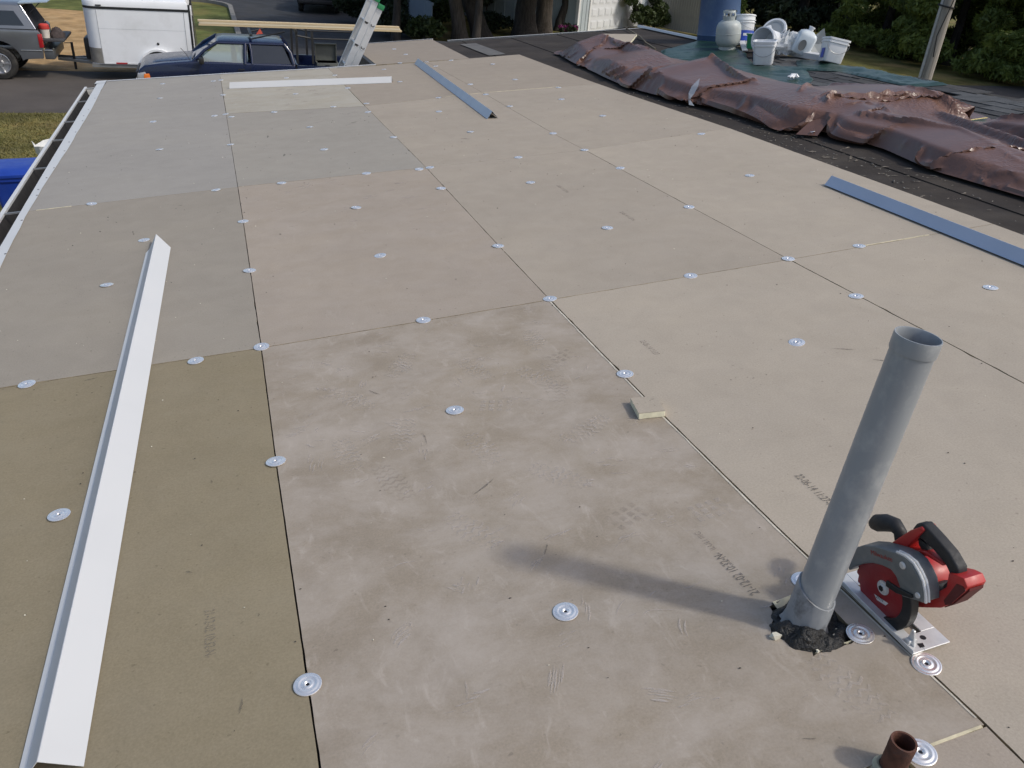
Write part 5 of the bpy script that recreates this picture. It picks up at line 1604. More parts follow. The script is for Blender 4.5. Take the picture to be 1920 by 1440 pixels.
# lumber on the rack
wood_m = [mat('raw_lumber', (0.56, 0.44, 0.27), 0.75, var=0.18, vs_=3, stretch=(0.4, 14, 14)), mat('raw_lumber_pale', (0.66, 0.57, 0.42), 0.75, var=0.12, vs_=3, stretch=(0.4, 14, 14))]
for k, (y_, z_, w_2, h_2, L0, L1, lab) in enumerate((
        (-0.35, 1.835, 0.14, 0.038, 1.43, 6.10, 'lowest near plank of the pale lumber on the truck rack'),
        (-0.35, 1.876, 0.14, 0.038, 1.45, 6.06, 'middle near plank of the pale lumber on the truck rack'),
        (-0.35, 1.917, 0.14, 0.038, 1.42, 6.04, 'topmost near plank of the pale lumber on the truck rack'),
        (-0.19, 1.835, 0.14, 0.038, 1.44, 6.02, 'lower far plank of the pale lumber on the truck rack'),
        (-0.19, 1.876, 0.14, 0.038, 1.46, 6.05, 'upper far plank of the pale lumber on the truck rack'))):
    single('plank', MB().box(L0, L1, -w_2 / 2, w_2 / 2, 0, h_2), wood_m[k % 2], T(-1.72, 18.75 + y_, GZ + z_), lab, 'plank', 'lumber on the truck rack', bevel=0.003, seg=1)

# ---- white cargo trailer
tw_m = mat('trailer_white', (0.84, 0.85, 0.86), 0.35, var=0.03, vs_=2, dirt=(0.55, 0.55, 0.52), dirt_amt=0.25, dirt_s=1.5)
tr = thing('cargo_trailer', 'white enclosed cargo trailer hitched behind the silver truck', 'trailer', T(-1.75, 22.45, GZ) @ RZ(R(-1.0)))
HW = 0.85
plan = [(-1.05, -HW)] + [(1.22, -HW), (1.22, HW), (-1.05, HW)]
def front(w):
    o_ = [(-0.95 - 0.34 * math.sin(a), -w + 0.34 * (1 - math.cos(a)) * 1.0) for a in np.linspace(0, math.pi / 2, 7)]
    return o_ + [(x, -y) for x, y in o_[::-1]] + [(1.22, w), (1.22, -w)]
bx2 = MB()
loft(bx2, [[(x, y, 0.42) for x, y in front(HW)], [(x, y, 1.735) for x, y in front(HW)]], capend=False)
tbody = part('box_shell', bx2, tw_m, tr, smooth=40)
tf = MB()
loft(tf, [[(x, y, 1.785) for x, y in front(HW + 0.008)], [(x, y, 1.90) for x, y in front(HW + 0.008)], [(x * 0.985, y, 1.96) for x, y in front(HW - 0.03)], [(x * 0.95, y * 0.9, 2.0) for x, y in front(HW - 0.10)]])
part('roof_cap', tf, tw_m, tr, smooth=40)
part('trim_strip', loft(MB(), [[(x, y, 1.730) for x, y in front(HW + 0.012)], [(x, y, 1.788) for x, y in front(HW + 0.012)]]), blackp_m, tr, smooth=40)
part('panel_seam', MB().box(-0.965, -0.955, -HW - 0.004, -HW, 0.45, 1.72).box(1.10, 1.112, -HW - 0.005, -HW, 0.45, 1.72).box(-0.955, 1.10, -HW - 0.003, -HW, 1.27, 1.273), mat('seam_grey', (0.35, 0.36, 0.37), 0.5), tbody, smooth=None)
part('stone_guard', loft(MB(), [[(x, y, 0.43) for x, y in front(HW + 0.004)[:7]] + [(-1.20, -0.3, 0.43)], [(x, y, 0.80) for x, y in front(HW + 0.004)[:7]] + [(-1.20, -0.3, 0.80)]]), mat('guard_aluminium', (0.36, 0.33, 0.29), 0.45, metal=0.5, var=0.15, vs_=8), tbody, smooth=40)
rf_ = MB()
for k in range(8):
    if k not in (4, 5, 6):
        rf_.box(-0.94 + k * 0.27, -0.94 + k * 0.27 + 0.268, -HW - 0.006, -HW - 0.001, 0.425, 0.462, k % 2)
part('reflector_tape', rf_, [pail_w, mat('tape_red', (0.36, 0.02, 0.025), 0.4)], tbody, smooth=None)
fd = MB()
ar = arch(0.37, 0.36, 0.46, 0.05, math.pi - 0.05, 18)
ar2 = arch(0.37, 0.36, 0.41, math.pi - 0.05, 0.05, 18)
fd.prism(ar + ar2, -HW - 0.10, -HW, 'y')
part('fender', fd, tw_m, tr, smooth=40)
part('wheel_well', MB().prism(arch(0.37, 0.36, 0.40, 0, math.pi, 18), -HW - 0.012, -HW + 0.004, 'y'), black_m, tr, smooth=None)
wheel(tr, 0.37, -HW + 0.04, 0.33, 0.33, 0.2)
wheel(tr, 0.37, HW - 0.04, 0.33, 0.33, 0.2)
part('marker_light', MB().lathe([(0, 0.016), (0.03, 0.012), (0.034, 0)], 14, 0, T(0.40, -HW, 0.94) @ RX(R(90))), black_m, tbody, smooth=40)
part('roof_vent', MB().box(-0.95, -0.82, -HW - 0.02, -HW + 0.02, 1.80, 1.83), black_m, tbody)
part('frame', MB().box(-1.25, 1.22, -HW + 0.03, HW - 0.03, 0.33, 0.418).box(-2.15, -1.2, -0.05, 0.05, 0.36, 0.43)
     .prism([(-2.15, -0.05), (-1.25, -0.55), (-1.25, -0.47), (-2.15, 0.02)], 0.36, 0.42, 'z').prism([(-2.15, 0.05), (-1.25, 0.55), (-1.25, 0.47), (-2.15, -0.02)], 0.36, 0.42, 'z'), mat('trailer_frame_grey', (0.25, 0.25, 0.24), 0.5, metal=0.4), tr)
part('tongue_jack', MB().tube([(-1.75, -0.12, 0.15), (-1.75, -0.12, 0.82)], 0.032, 10).tube([(-1.75, -0.12, 0.80), (-1.92, -0.12, 0.80)], 0.012, 6), black_m, tr)
part('battery_box', MB().box(-1.42, -1.29, -0.42, 0.20, 0.45, 0.98), black_m, tr, bevel=0.05, smooth=50)
part('rear_door', MB().box(1.222, 1.262, -HW + 0.03, HW - 0.03, 0.44, 1.72), tw_m, tr, bevel=0.006)
part('door_frame', MB().box(1.222, 1.275, -HW - 0.004, -HW + 0.028, 0.42, 1.90).box(1.222, 1.275, HW - 0.028, HW, 0.42, 1.90), black_m, tr, bevel=0.004)
part('door_bar', MB().tube([(1.30, -HW + 0.10, 0.5), (1.30, -HW + 0.10, 1.65)], 0.014, 8).tube([(1.36, -HW + 0.02, 0.42), (1.34, -HW + 0.02, 1.95)], 0.012, 6), chrome_m, tr)

# ---- silver pickup with canopy, tailgate down
sil_m = mat('grey_silver_metallic', (0.155, 0.165, 0.180), 0.34, metal=0.45, var=0.06, vs_=4, coat=0.8)
st_ = thing('pickup_truck', 'silver grey pickup with open canopy hatch and lowered tailgate', 'pickup', T(-5.10, 22.50, GZ))
prof = [(-0.95, 0.50)] + arch(0, 0.40, 0.52, math.pi, 0, 14)[0:0] + [(-0.55, 0.46)] + arch(0, 0.40, 0.53, math.pi - 0.1, 0.1, 14) + [(0.60, 0.50), (1.00, 0.52), (1.03, 0.75), (1.02, 1.12), (0.98, 1.18), (-1.62, 1.20), (-1.62, 0.48)]
sb = part('bed_side', MB().prism(prof, -0.92, -0.80, 'y').prism(prof, 0.80, 0.92, 'y').box(-1.62, -1.58, -0.80, 0.80, 0.5, 1.18).box(-1.58, 0.98, -0.80, 0.80, 0.72, 0.80), sil_m, st_, bevel=0.025, seg=2, smooth=45)
part('trim_line', MB().box(0.53, 1.0, -0.932, -0.915, 0.70, 0.722), chrome_m, sb, bevel=0.004)
can = MB()
loft(can, [[(-1.60, -0.86, 1.20), (0.92, -0.86, 1.20), (0.92, 0.86, 1.20), (-1.60, 0.86, 1.20)],
           [(-1.56, -0.80, 1.50), (0.78, -0.80, 1.50), (0.78, 0.80, 1.50), (-1.56, 0.80, 1.50)],
           [(-1.50, -0.70, 1.72), (0.66, -0.70, 1.72), (0.66, 0.70, 1.72), (-1.50, 0.70, 1.72)],
           [(-1.40, -0.55, 1.77), (0.60, -0.55, 1.77), (0.60, 0.55, 1.77), (-1.40, 0.55, 1.77)]], cap=False)
cn = part('canopy', can, sil_m, st_, bevel=0.02, seg=2, smooth=45)
part('canopy_window', MB().add([(-1.35, -0.846, 1.27), (0.70, -0.846, 1.27), (0.52, -0.785, 1.60), (-1.30, -0.785, 1.60)], [(0, 1, 2, 3)]), glass_dark, cn, smooth=None)
part('canopy_opening', MB().add([(0.935, -0.80, 1.21), (0.935, 0.80, 1.21), (0.690, 0.66, 1.69), (0.690, -0.66, 1.69)], [(0, 1, 2, 3)]).add([(0.985, -0.80, 0.82), (0.985, 0.80, 0.82), (0.95, 0.80, 1.20), (0.95, -0.80, 1.20)], [(0, 1, 2, 3)]), mat('interior_shade', (0.010, 0.010, 0.013), 0.9), cn, smooth=None)  # flat dark sheets stand for the shade inside canopy and bed
part('opening_edge', MB().tube([(0.93, -0.84, 1.20), (0.80, -0.80, 1.48), (0.67, -0.70, 1.72)], 0.022, 8), chrome_m, cn, smooth=50)
part('hatch', MB().prism([(0.62, 1.74), (1.28, 1.80), (1.285, 1.825), (0.62, 1.775)], -0.66, 0.66, 'y'), mat('hatch_glass_pale', (0.30, 0.36, 0.40), 0.12, spec=0.9), cn, bevel=0.008)  # pale blue of the reflected sky is put into the glass colour
part('hatch_strut', MB().tube([(0.80, -0.64, 1.50), (1.10, -0.62, 1.79)], 0.012, 6), black_m, cn)
part('tailgate', MB().box(1.02, 1.52, -0.76, 0.76, 0.90, 0.965), mat('tailgate_liner', (0.055, 0.055, 0.058), 0.6, var=0.2), st_, bevel=0.02, seg=2)
part('tail_light', MB().box(0.96, 1.055, -0.935, -0.80, 0.78, 1.10), redl_m, sb, bevel=0.02, seg=2)
part('rear_bumper', MB().box(1.03, 1.26, -0.88, 0.88, 0.50, 0.72), mat('bumper_grey', (0.10, 0.105, 0.11), 0.45, metal=0.4), st_, bevel=0.03, seg=2)
part('bumper_cap', MB().box(1.04, 1.24, -0.90, -0.60, 0.700, 0.735), chrome_m, st_, bevel=0.008)
part('hitch', MB().tube([(1.2, 0, 0.45), (1.55, 0, 0.43)], 0.04, 8), black_m, st_)
cabp = [(-3.35, 0.48), (-3.35, 1.22), (-1.66, 1.22), (-1.66, 0.48)]
sc_ = part('cab_body', MB().prism([(-5.05, 0.55), (-5.10, 0.95), (-4.9, 1.10), (-3.40, 1.18), (-1.66, 1.20), (-1.66, 0.48), (-3.15, 0.46)] + arch(-3.75, 0.40, 0.50, 0, math.pi) + [(-4.4, 0.48)], -0.92, 0.92, 'y', inset=tum), sil_m, st_, bevel=0.03, seg=2, smooth=45)
gh = MB()
loft(gh, [[(-3.30, -0.82, 1.18), (-1.68, -0.82, 1.18), (-1.68, 0.82, 1.18), (-3.30, 0.82, 1.18)], [(-2.75, -0.68, 1.72), (-1.74, -0.68, 1.72), (-1.74, 0.68, 1.72), (-2.75, 0.68, 1.72)],
          [(-2.6, -0.5, 1.77), (-1.8, -0.5, 1.77), (-1.8, 0.5, 1.77), (-2.6, 0.5, 1.77)]])
part('cab_top', gh, sil_m, sc_, bevel=0.02, smooth=45)
part('cab_window', MB().add([(-3.10, -0.815, 1.22), (-1.80, -0.815, 1.22), (-1.84, -0.70, 1.66), (-2.70, -0.70, 1.66)], [(0, 1, 2, 3)]), glass_dark, sc_, smooth=None)
for x_, y_ in ((0, -0.80), (0, 0.80), (-3.75, -0.80), (-3.75, 0.80)):
    wheel(st_, x_, y_, 0.385, 0.385, 0.26)
sp_ = thing('lidded_pail', 'white pail with red lid on the lowered tailgate', 'bucket', T(-4.02, 21.98, GZ + 0.967))
part('pail_body', MB().lathe([(0, 0), (0.10, 0), (0.115, 0.22), (0, 0.22)], 22), mat('dirty_white_pail', (0.60, 0.55, 0.48), 0.6), sp_)
part('pail_lid', MB().lathe([(0.12, 0.205), (0.125, 0.22), (0.12, 0.30), (0.08, 0.33), (0, 0.335)], 22), mat('red_lid', (0.52, 0.05, 0.04), 0.5), sp_)
bag = MB()
for j in range(9):
    for i in range(16):
        a, b_ = 2 * math.pi * i / 16, math.pi / 2 * j / 8
        r_ = 0.17 * (1 + 0.35 * fn(math.cos(a) * 2, math.sin(a) * 2, j * 0.3))
        bag.v.append((r_ * math.cos(a) * math.cos(b_), r_ * math.sin(a) * math.cos(b_), 0.24 * math.sin(b_) * (1 + 0.3 * fn(math.cos(a) * 3, j * 0.5))))
for j in range(8):
    for i in range(16):
        bag.f.append((j * 16 + i, j * 16 + (i + 1) % 16, (j + 1) * 16 + (i + 1) % 16, (j + 1) * 16 + i))
        bag.m.append(0)
single('tool_bag', bag, mat('dark_bag_cloth', (0.06, 0.045, 0.042), 0.85, var=0.5, vs_=14), T(-3.76, 22.1, GZ + 0.967), 'dark slouched tool bag on the lowered tailgate', 'bag', smooth=50)

# ---- extension ladder leaning on the wing of the roof
lad_m = mat('ladder_aluminium', (0.66, 0.67, 0.68), 0.38, metal=0.55, var=0.06, vs_=3, stretch=(1, 1, 0.2), dirt=(0.5, 0.5, 0.5), dirt_amt=0.4, dirt_s=9)
tilt = math.atan2(0.44, 0.73)
LM = T(1.545, 8.62, -0.36) @ RY(tilt * 0.83) @ T(0, 0, -2.65)
la = thing('extension_ladder', 'aluminium extension ladder leaning against the far roof edge', 'ladder', LM)
Ltop = 3.62
for kx, name, top in ((0.0, 'base_rail', Ltop), (0.088, 'fly_rail', Ltop - 0.06)):
    for s_ in (-0.19, 0.19):
        yo = s_ * (1.0 if kx == 0 else 0.92)
        sg = 1 if s_ > 0 else -1
        rl = part(name, MB().box(kx, kx + 0.080, yo - 0.0022, yo + 0.0022, 0, top).box(kx, kx + 0.005, yo - sg * 0.028 - 0.0, yo, 0, top).box(kx + 0.075, kx + 0.080, yo - sg * 0.028, yo, 0, top), lad_m, la, smooth=None)
        part('end_cap', MB().box(kx - 0.003, kx + 0.083, yo - 0.032, yo + 0.032, top - 0.05, top + 0.012), mat('green_end_cap', (0.015, 0.20, 0.07), 0.5), rl, bevel=0.006)
        part('rail_label', MB().box(kx + 0.008, kx + 0.072, yo - 0.0035, yo + 0.0035, top - 0.085, top - 0.052), pail_w, rl, smooth=None)
    k = 0
    z_ = 0.25
    while z_ < Ltop - 0.1:
        part('rung', MB().tube([(kx + 0.04, -0.186, z_), (kx + 0.04, 0.186, z_)], 0.017, 10), lad_m, la, smooth=40)
        dm = MB()
        for yo in (-0.195 if kx == 0 else -0.182,):
            dpts = [(kx + 0.040 + 0.026 * math.cos(a), z_ + 0.030 * math.sin(a)) for a in np.linspace(math.pi, 2 * math.pi, 10)]
            dm.prism(dpts, yo - 0.003, yo, 'y')
        part('rung_socket', dm, black_m, la, smooth=None)
        ring_ = MB().tube([(kx + 0.040 + 0.030 * math.cos(a), (-0.196 if kx == 0 else -0.183), z_ + 0.034 * math.sin(a) + 0.001) for a in np.linspace(0.15 + math.pi, 2 * math.pi - 0.15, 12)], 0.0035, 6)
        part('rung_swage', ring_, lad_m, la, smooth=50)
        z_ += 0.3048
        k += 1
part('ladder_foot', MB().box(-0.02, 0.10, -0.24, -0.16, -0.04, 0.06).box(-0.02, 0.10, 0.16, 0.24, -0.04, 0.06), rubber_m, la, bevel=0.01)

# ---- blue recycling bin and paper sack below the gutter
bin_m = mat('blue_bin_plastic', (0.012, 0.050, 0.34), 0.42, var=0.10, vs_=4, dirt=(0.05, 0.10, 0.36), dirt_amt=0.3, dirt_s=3)
bn = thing('recycling_bin', 'blue wheeled recycling bin with white lettering beside the gutter', 'bin', T(-2.74, 9.80, GZ) @ RZ(R(8)))
bb = part('bin_body', loft(MB(), [[(x * 0.80, y, 0.06) for x, y in rsq(0.30, 0.05)], [(x * 0.98, y, 0.92) for x, y in rsq(0.36, 0.05)], [(x * 1.02, y * 1.03, 0.93) for x, y in rsq(0.37, 0.05)], [(x * 1.02, y * 1.03, 0.98) for x, y in rsq(0.37, 0.05)]]), bin_m, bn, smooth=40)
part('bin_lid', loft(MB(), [[(x * 1.05, y * 1.05, 0.985) for x, y in rsq(0.38, 0.06)], [(x * 1.05, y * 1.05, 1.02) for x, y in rsq(0.38, 0.06)], [(x * 0.95, y * 0.95, 1.055) for x, y in rsq(0.36, 0.06)], [(x * 0.6, y * 0.6, 1.075) for x, y in rsq(0.36, 0.06)]]), bin_m, bn, smooth=40)
part('bin_lettering', text_mesh('*-Ne', 0.15, pail_w), None, bb, WORLD[bn] @ T(0.0, -0.372, 0.66) @ RX(R(86)))
part('bin_lettering', text_mesh('..', 0.10, pail_w), None, bb, WORLD[bn] @ T(0.14, -0.365, 0.55) @ RX(R(86)))
for s_ in (-0.26, 0.26):
    part('bin_wheel', MB().lathe([(0, -0.03), (0.10, -0.03), (0.12, -0.015), (0.12, 0.015), (0.10, 0.03), (0, 0.03)], 22, 0, T(s_, 0.30, 0.12) @ RY(R(90))), tyre_m, bn, smooth=40)
sk = MB()
for j in range(7):
    for i in range(14):
        a = 2 * math.pi * i / 14
        r_ = (0.26 + 0.05 * fn(math.cos(a) * 2, math.sin(a) * 2, j * 0.5)) * (1 + (0.25 * (j - 4) if j > 4 else 0))
        sk.v.append((r_ * math.cos(a) * 1.2, r_ * math.sin(a) * 0.8, j * 0.14 + (0.10 * fn(a * 2, j, 3) if j > 3 else 0)))
for j in range(6):
    for i in range(14):
        sk.f.append((j * 14 + i, j * 14 + (i + 1) % 14, (j + 1) * 14 + (i + 1) % 14, (j + 1) * 14 + i))
        sk.m.append(0)
single('waste_sack', sk, mat('white_sack', (0.70, 0.70, 0.68), 0.7, var=0.08, vs_=10, bump=0.6, bs=18, bd=0.03), T(-2.58, 11.9, GZ + 0.02) @ Matrix.Diagonal((0.75, 0.75, 0.95, 1)), 'open white waste sack on the lawn behind the blue bin', 'sack', smooth=40)

# ---- dark cars parked far off
def suv(label, M, paint, light_side=True):
    t = thing('parked_car', label, 'car', M)
    lw = [(0.0, 0.45), (-0.02, 0.75), (0.04, 1.0), (0.10, 1.05), (3.25, 1.02), (4.35, 0.95), (4.50, 0.80), (4.52, 0.45)] + [(4.1, 0.32)] + arch(3.70, 0.34, 0.40, 0, math.pi) + [(1.3, 0.30)] + arch(0.85, 0.34, 0.40, 0, math.pi) + [(0.3, 0.36)]
    b_ = part('body', MB().prism(lw, -0.92, 0.92, 'y', inset=lambda x, z: 0.06 * max(0, (z - 0.7) / 0.3)), paint, t, bevel=0.05, seg=3, smooth=45)
    g = MB()
    loft(g, [[(0.06, -0.82, 1.03), (3.25, -0.82, 1.03), (3.25, 0.82, 1.03), (0.06, 0.82, 1.03)], [(0.22, -0.70, 1.62), (2.55, -0.70, 1.62), (2.55, 0.70, 1.62), (0.22, 0.70, 1.62)],
             [(0.35, -0.58, 1.70), (2.35, -0.58, 1.70), (2.35, 0.58, 1.70), (0.35, 0.58, 1.70)]])
    c_ = part('cabin', g, paint, t, bevel=0.03, seg=2, smooth=45)
    part('rear_window', MB().add([(0.085, -0.66, 1.12), (0.085, 0.66, 1.12), (0.195, 0.58, 1.55), (0.195, -0.58, 1.55)], [(0, 3, 2, 1)]), glass_dark, c_, smooth=None)
    part('side_window', MB().add([(0.35, -0.812, 1.08), (2.9, -0.812, 1.08), (2.45, -0.715, 1.58), (0.40, -0.715, 1.58)], [(0, 1, 2, 3)]).add([(0.35, 0.812, 1.08), (2.9, 0.812, 1.08), (2.45, 0.715, 1.58), (0.40, 0.715, 1.58)], [(3, 2, 1, 0)]), glass_dark, c_, smooth=None)
    part('tail_light', MB().box(-0.03, 0.06, -0.88, -0.70, 0.78, 1.02), redl_m, b_, bevel=0.01)
    part('tail_light', MB().box(-0.03, 0.06, 0.70, 0.88, 0.78, 1.02), redl_m, b_, bevel=0.01)
    part('number_plate', MB().box(-0.035, -0.02, -0.16, 0.16, 0.70, 0.84), mat('plate_grey', (0.35, 0.36, 0.38), 0.5, var=0.3, vs_=30), b_, smooth=None)
    part('rear_bumper', MB().box(-0.10, 0.05, -0.86, 0.86, 0.42, 0.58), chrome_m if light_side else blackp_m, t, bevel=0.03)
    for x_, y_ in ((0.85, -0.80), (0.85, 0.80), (3.70, -0.80), (3.70, 0.80)):
        wheel(t, x_, y_, 0.34)


paint_blk = mat('black_car_paint', (0.010, 0.011, 0.015), 0.25, var=0.05, coat=1.0)
suv('dark blue black car parked in the shaded side road', T(4.65, 37.7, GZ) @ RZ(R(82)), paint_blk, False)
suv('black car with red tail light parked between the tree trunks', T(15.15, 37.3, GZ) @ RZ(R(60)), paint_blk)

# ---- garage with panelled door
siding_m = mat('pale_blue_siding', (0.42, 0.47, 0.49), 0.7, var=0.06, vs_=2)
trim_m = mat('white_trim', (0.76, 0.76, 0.75), 0.55, var=0.03)
door_m = mat('white_garage_door', (0.72, 0.73, 0.74), 0.5, var=0.03, vs_=3)


def garage(label, M, door_x, cols, rows, W=7.0, D=7.0, H=2.7):
    t = thing('garage', label, 'garage', M)
    part('wall', MB().box(0, W, 0, D, 0, H), siding_m, t, smooth=None)
    gr = MB()
    gr.prism([(-0.4, H - 0.05), (W / 2, H + 1.7), (W + 0.4, H - 0.05), (W + 0.4, H + 0.1), (W / 2, H + 1.88), (-0.4, H + 0.1)], -0.4, D + 0.4, 'y')
    part('garage_roof', gr, shingle_ms[1], t, smooth=None)
    part('gable', MB().prism([(0, H), (W / 2, H + 1.65), (W, H)], 0.02, 0.10, 'y').prism([(0, H), (W / 2, H + 1.65), (W, H)], D - 0.1, D - 0.02, 'y'), siding_m, t, smooth=None)
    x = -0.012
    for k in range(12):
        if k < 2:
            part('batten', MB().box(0.32 + k * 0.36, 0.36 + k * 0.36, -0.022, 0.0, 0, H - 0.06), siding_m, t, smooth=None)
        part('batten', MB().box(-0.022, 0.0, 0.02 + k * 0.58, 0.075 + k * 0.58, 0, H - 0.06), siding_m, t, smooth=None)
    part('corner_board', MB().box(-0.03, 0.13, -0.03, -0.001, 0, H - 0.05).box(-0.032, -0.002, -0.03, 0.12, 0, H - 0.05), trim_m, t, smooth=None)
    dr = part('garage_door', MB().box(door_x, door_x + cols * 0.60, -0.035, 0.0, 0.02, 0.02 + rows * 0.53), door_m, t, smooth=None)
    for i in range(cols):
        for j in range(rows):
            x0_, z0_ = door_x + i * 0.60 + 0.07, 0.02 + j * 0.53 + 0.08
            part('panel', MB().box(x0_, x0_ + 0.46, -0.045, -0.0352, z0_, z0_ + 0.37).box(x0_ + 0.05, x0_ + 0.41, -0.062, -0.0452, z0_ + 0.05, z0_ + 0.32), door_m, dr, bevel=0.008, seg=1)
    part('door_trim', MB().box(door_x - 0.13, door_x - 0.002, -0.05, -0.002, 0, 2.25).box(door_x + cols * 0.6 + 0.002, door_x + cols * 0.6 + 0.13, -0.05, -0.002, 0, 2.25).box(door_x - 0.13, door_x + cols * 0.6 + 0.13, -0.05, -0.002, 2.252, 2.40), trim_m, t, smooth=None)
    return t


garage('pale blue garage with white panelled door behind the conifer shrub', T(15.75, 34.38, GZ) @ RZ(R(36)), 1.05, 8, 4)
garage('distant white garage glimpsed between the tree trunks', T(11.6, 46.0, GZ) @ RZ(R(20)), 0.3, 5, 4, 3.8, 5.0)

# ---- fences of upright boards
def fence(label, a, b, n, m, h=1.65):
    a, b = Vector((*a, 0)), Vector((*b, 0))
    d = b - a
    M = T(a.x, a.y, GZ) @ RZ(math.atan2(d.y, d.x))
    t = thing('board_fence', label, 'fence', M)
    w = d.length / n
    bms = [MB().box(0.004, w - 0.004, -0.01, 0.012, 0.04, h + q).mesh('fence_board', m, None) for q in (0, 0.02, -0.015)]
    for k in range(n):
        part('fence_board', random.choice(bms), None, t, M @ T(k * w, random.uniform(-0.004, 0.004), 0))
    part('rail', MB().box(0, d.length, 0.0125, 0.05, 0.35, 0.44).box(0, d.length, 0.0125, 0.05, 1.2, 1.29), m, t, smooth=None)


fence('weathered grey board fence beyond the far roof corner', (21.0, 38.6), (22.9, 34.0), 34, mat('weathered_fence', (0.34, 0.325, 0.285), 0.85, var=0.3, vs_=2, stretch=(9, 9, 0.5)))
fence('blue grey board fence half hidden by shrubs in the shade', (8.55, 38.0), (8.25, 31.2), 44, mat('shade_blue_fence', (0.20, 0.24, 0.29), 0.85, var=0.3, vs_=2, stretch=(9, 9, 0.5)), 1.25)  # grey boards, with the blue of their shade in the base colour

# ---- white house far behind the dark trees
hw = thing('far_house', 'white house glimpsed through the dark trees', 'house', T(27.5, 50.5, GZ) @ RZ(R(36)))
part('wall', MB().box(0, 12, 0, 8, 0, 5.2), mat('far_house_siding', (0.55, 0.56, 0.58), 0.7, var=0.05), hw, smooth=None)
part('roof', MB().prism([(-0.5, 5.1), (4.0, 7.4), (8.5, 5.1), (8.5, 5.3), (4.0, 7.65), (-0.5, 5.3)], -0.5, 12.5, 'x'), shingle_ms[1], hw, smooth=None)
for k in range(5):
    f_ = part('window', MB().box(0.8 + k * 2.2, 2.1 + k * 2.2, -0.05, 0.0, 1.0, 2.5), trim_m, hw, smooth=None)
    for s_ in (0, 1):
        part('pane', MB().box(0.88 + k * 2.2 + s_ * 0.60, 1.42 + k * 2.2 + s_ * 0.60, -0.056, -0.0502, 1.08, 2.42), glass_dark, f_, smooth=None)

# ---- trees and shrubs
bark_m = mat('grey_brown_bark', (0.105, 0.085, 0.068), 0.95, var=0.4, vs_=3, bump=1.0, bs=9, bd=0.08, stretch=(5, 5, 0.8))
bark_d = mat('dark_bark', (0.050, 0.042, 0.036), 0.95, var=0.4, vs_=3, bump=1.0, bs=9, bd=0.08, stretch=(5, 5, 0.8))
leaf_cedar = leaf_mat('cedar_foliage', (0.150, 0.200, 0.045), 0.6, 0.35)
leaf_dark = leaf_mat('dark_foliage', (0.020, 0.034, 0.012), 0.5, 0.12)
leaf_mid = leaf_mat('shrub_foliage', (0.050, 0.075, 0.020), 0.5)
leaf_bright = leaf_mat('bright_foliage', (0.12, 0.17, 0.03), 0.5, 0.3)


def trunk_mesh(path, r0, r1, extra=()):
    mb = MB()
    n = len(path)
    # smooth the path
    P = []
    for i in range(n - 1):
        for k in range(5):
            t = k / 5
            P.append(tuple(path[i][c] * (1 - t) + path[i + 1][c] * t for c in range(3)))
    P.append(path[-1])
    L = len(P)
    rs_ = [(r0 + (r1 - r0) * i / (L - 1)) * (1 + 0.5 * max(0, 1 - i / 3.0) * 0.5) for i in range(L)]
    mb.tube(P, rs_, 14)
    for i, v in enumerate(mb.v):
        a = 0.10 * r0 * fn(v[0] * 4, v[1] * 4, v[2] * 1.1)
        mb.v[i] = (v[0] + a, v[1] + a * 0.7, v[2])
    for (p, q, ra) in extra:
        mb.tube([p, tuple((p[c] + q[c]) / 2 + (0.1 if c == 2 else 0) for c in range(3)), q], [ra, ra * 0.8, ra * 0.4], 8)
    return mb


def tree(name, label, cat, base, path, r0, r1, blobs, n, size, lm, bm_, group=None, extra=(), droop=0.0, wide=0.42):
    t = thing(name, label, cat, T(*base), group)
    if path:
        part('trunk', trunk_mesh(path, r0, r1, extra), bm_, t, smooth=60)
    if n:
        part('crown', leaf_cloud('crown', blobs, n, size, lm, droop, wide), None, t)
    return t


def rblobs(cx, cy, cz, rx, ry, rz_, k, s0, s1, seed):
    r_ = random.Random(seed)
    out = []
    for _ in range(k):
        while True:
            p = [r_.uniform(-1, 1) for _ in range(3)]
            if sum(c * c for c in p) < 1:
                break
        s_ = r_.uniform(s0, s1)
        out.append((cx + p[0] * rx, cy + p[1] * ry, cz + p[2] * rz_, s_, s_, s_ * 0.62))
    return out


def column_blobs(rx, h, k, s0, s1, seed):
    """clumps filling a tall skirted crown that reaches the ground"""
    r_ = random.Random(seed)
    out = []
    for _ in range(k):
        z_ = 0.25 + (h - 0.25) * r_.random() ** 1.25
        q = rx * (1.0 - 0.75 * (z_ / h) ** 1.6) * math.sqrt(r_.uniform(0.25, 1.0))
        a = r_.uniform(0, 6.283)
        s_ = r_.uniform(s0, s1)
        out.append((q * math.cos(a), q * math.sin(a), z_ + 0.15, s_, s_, s_ * 0.6))
    return out


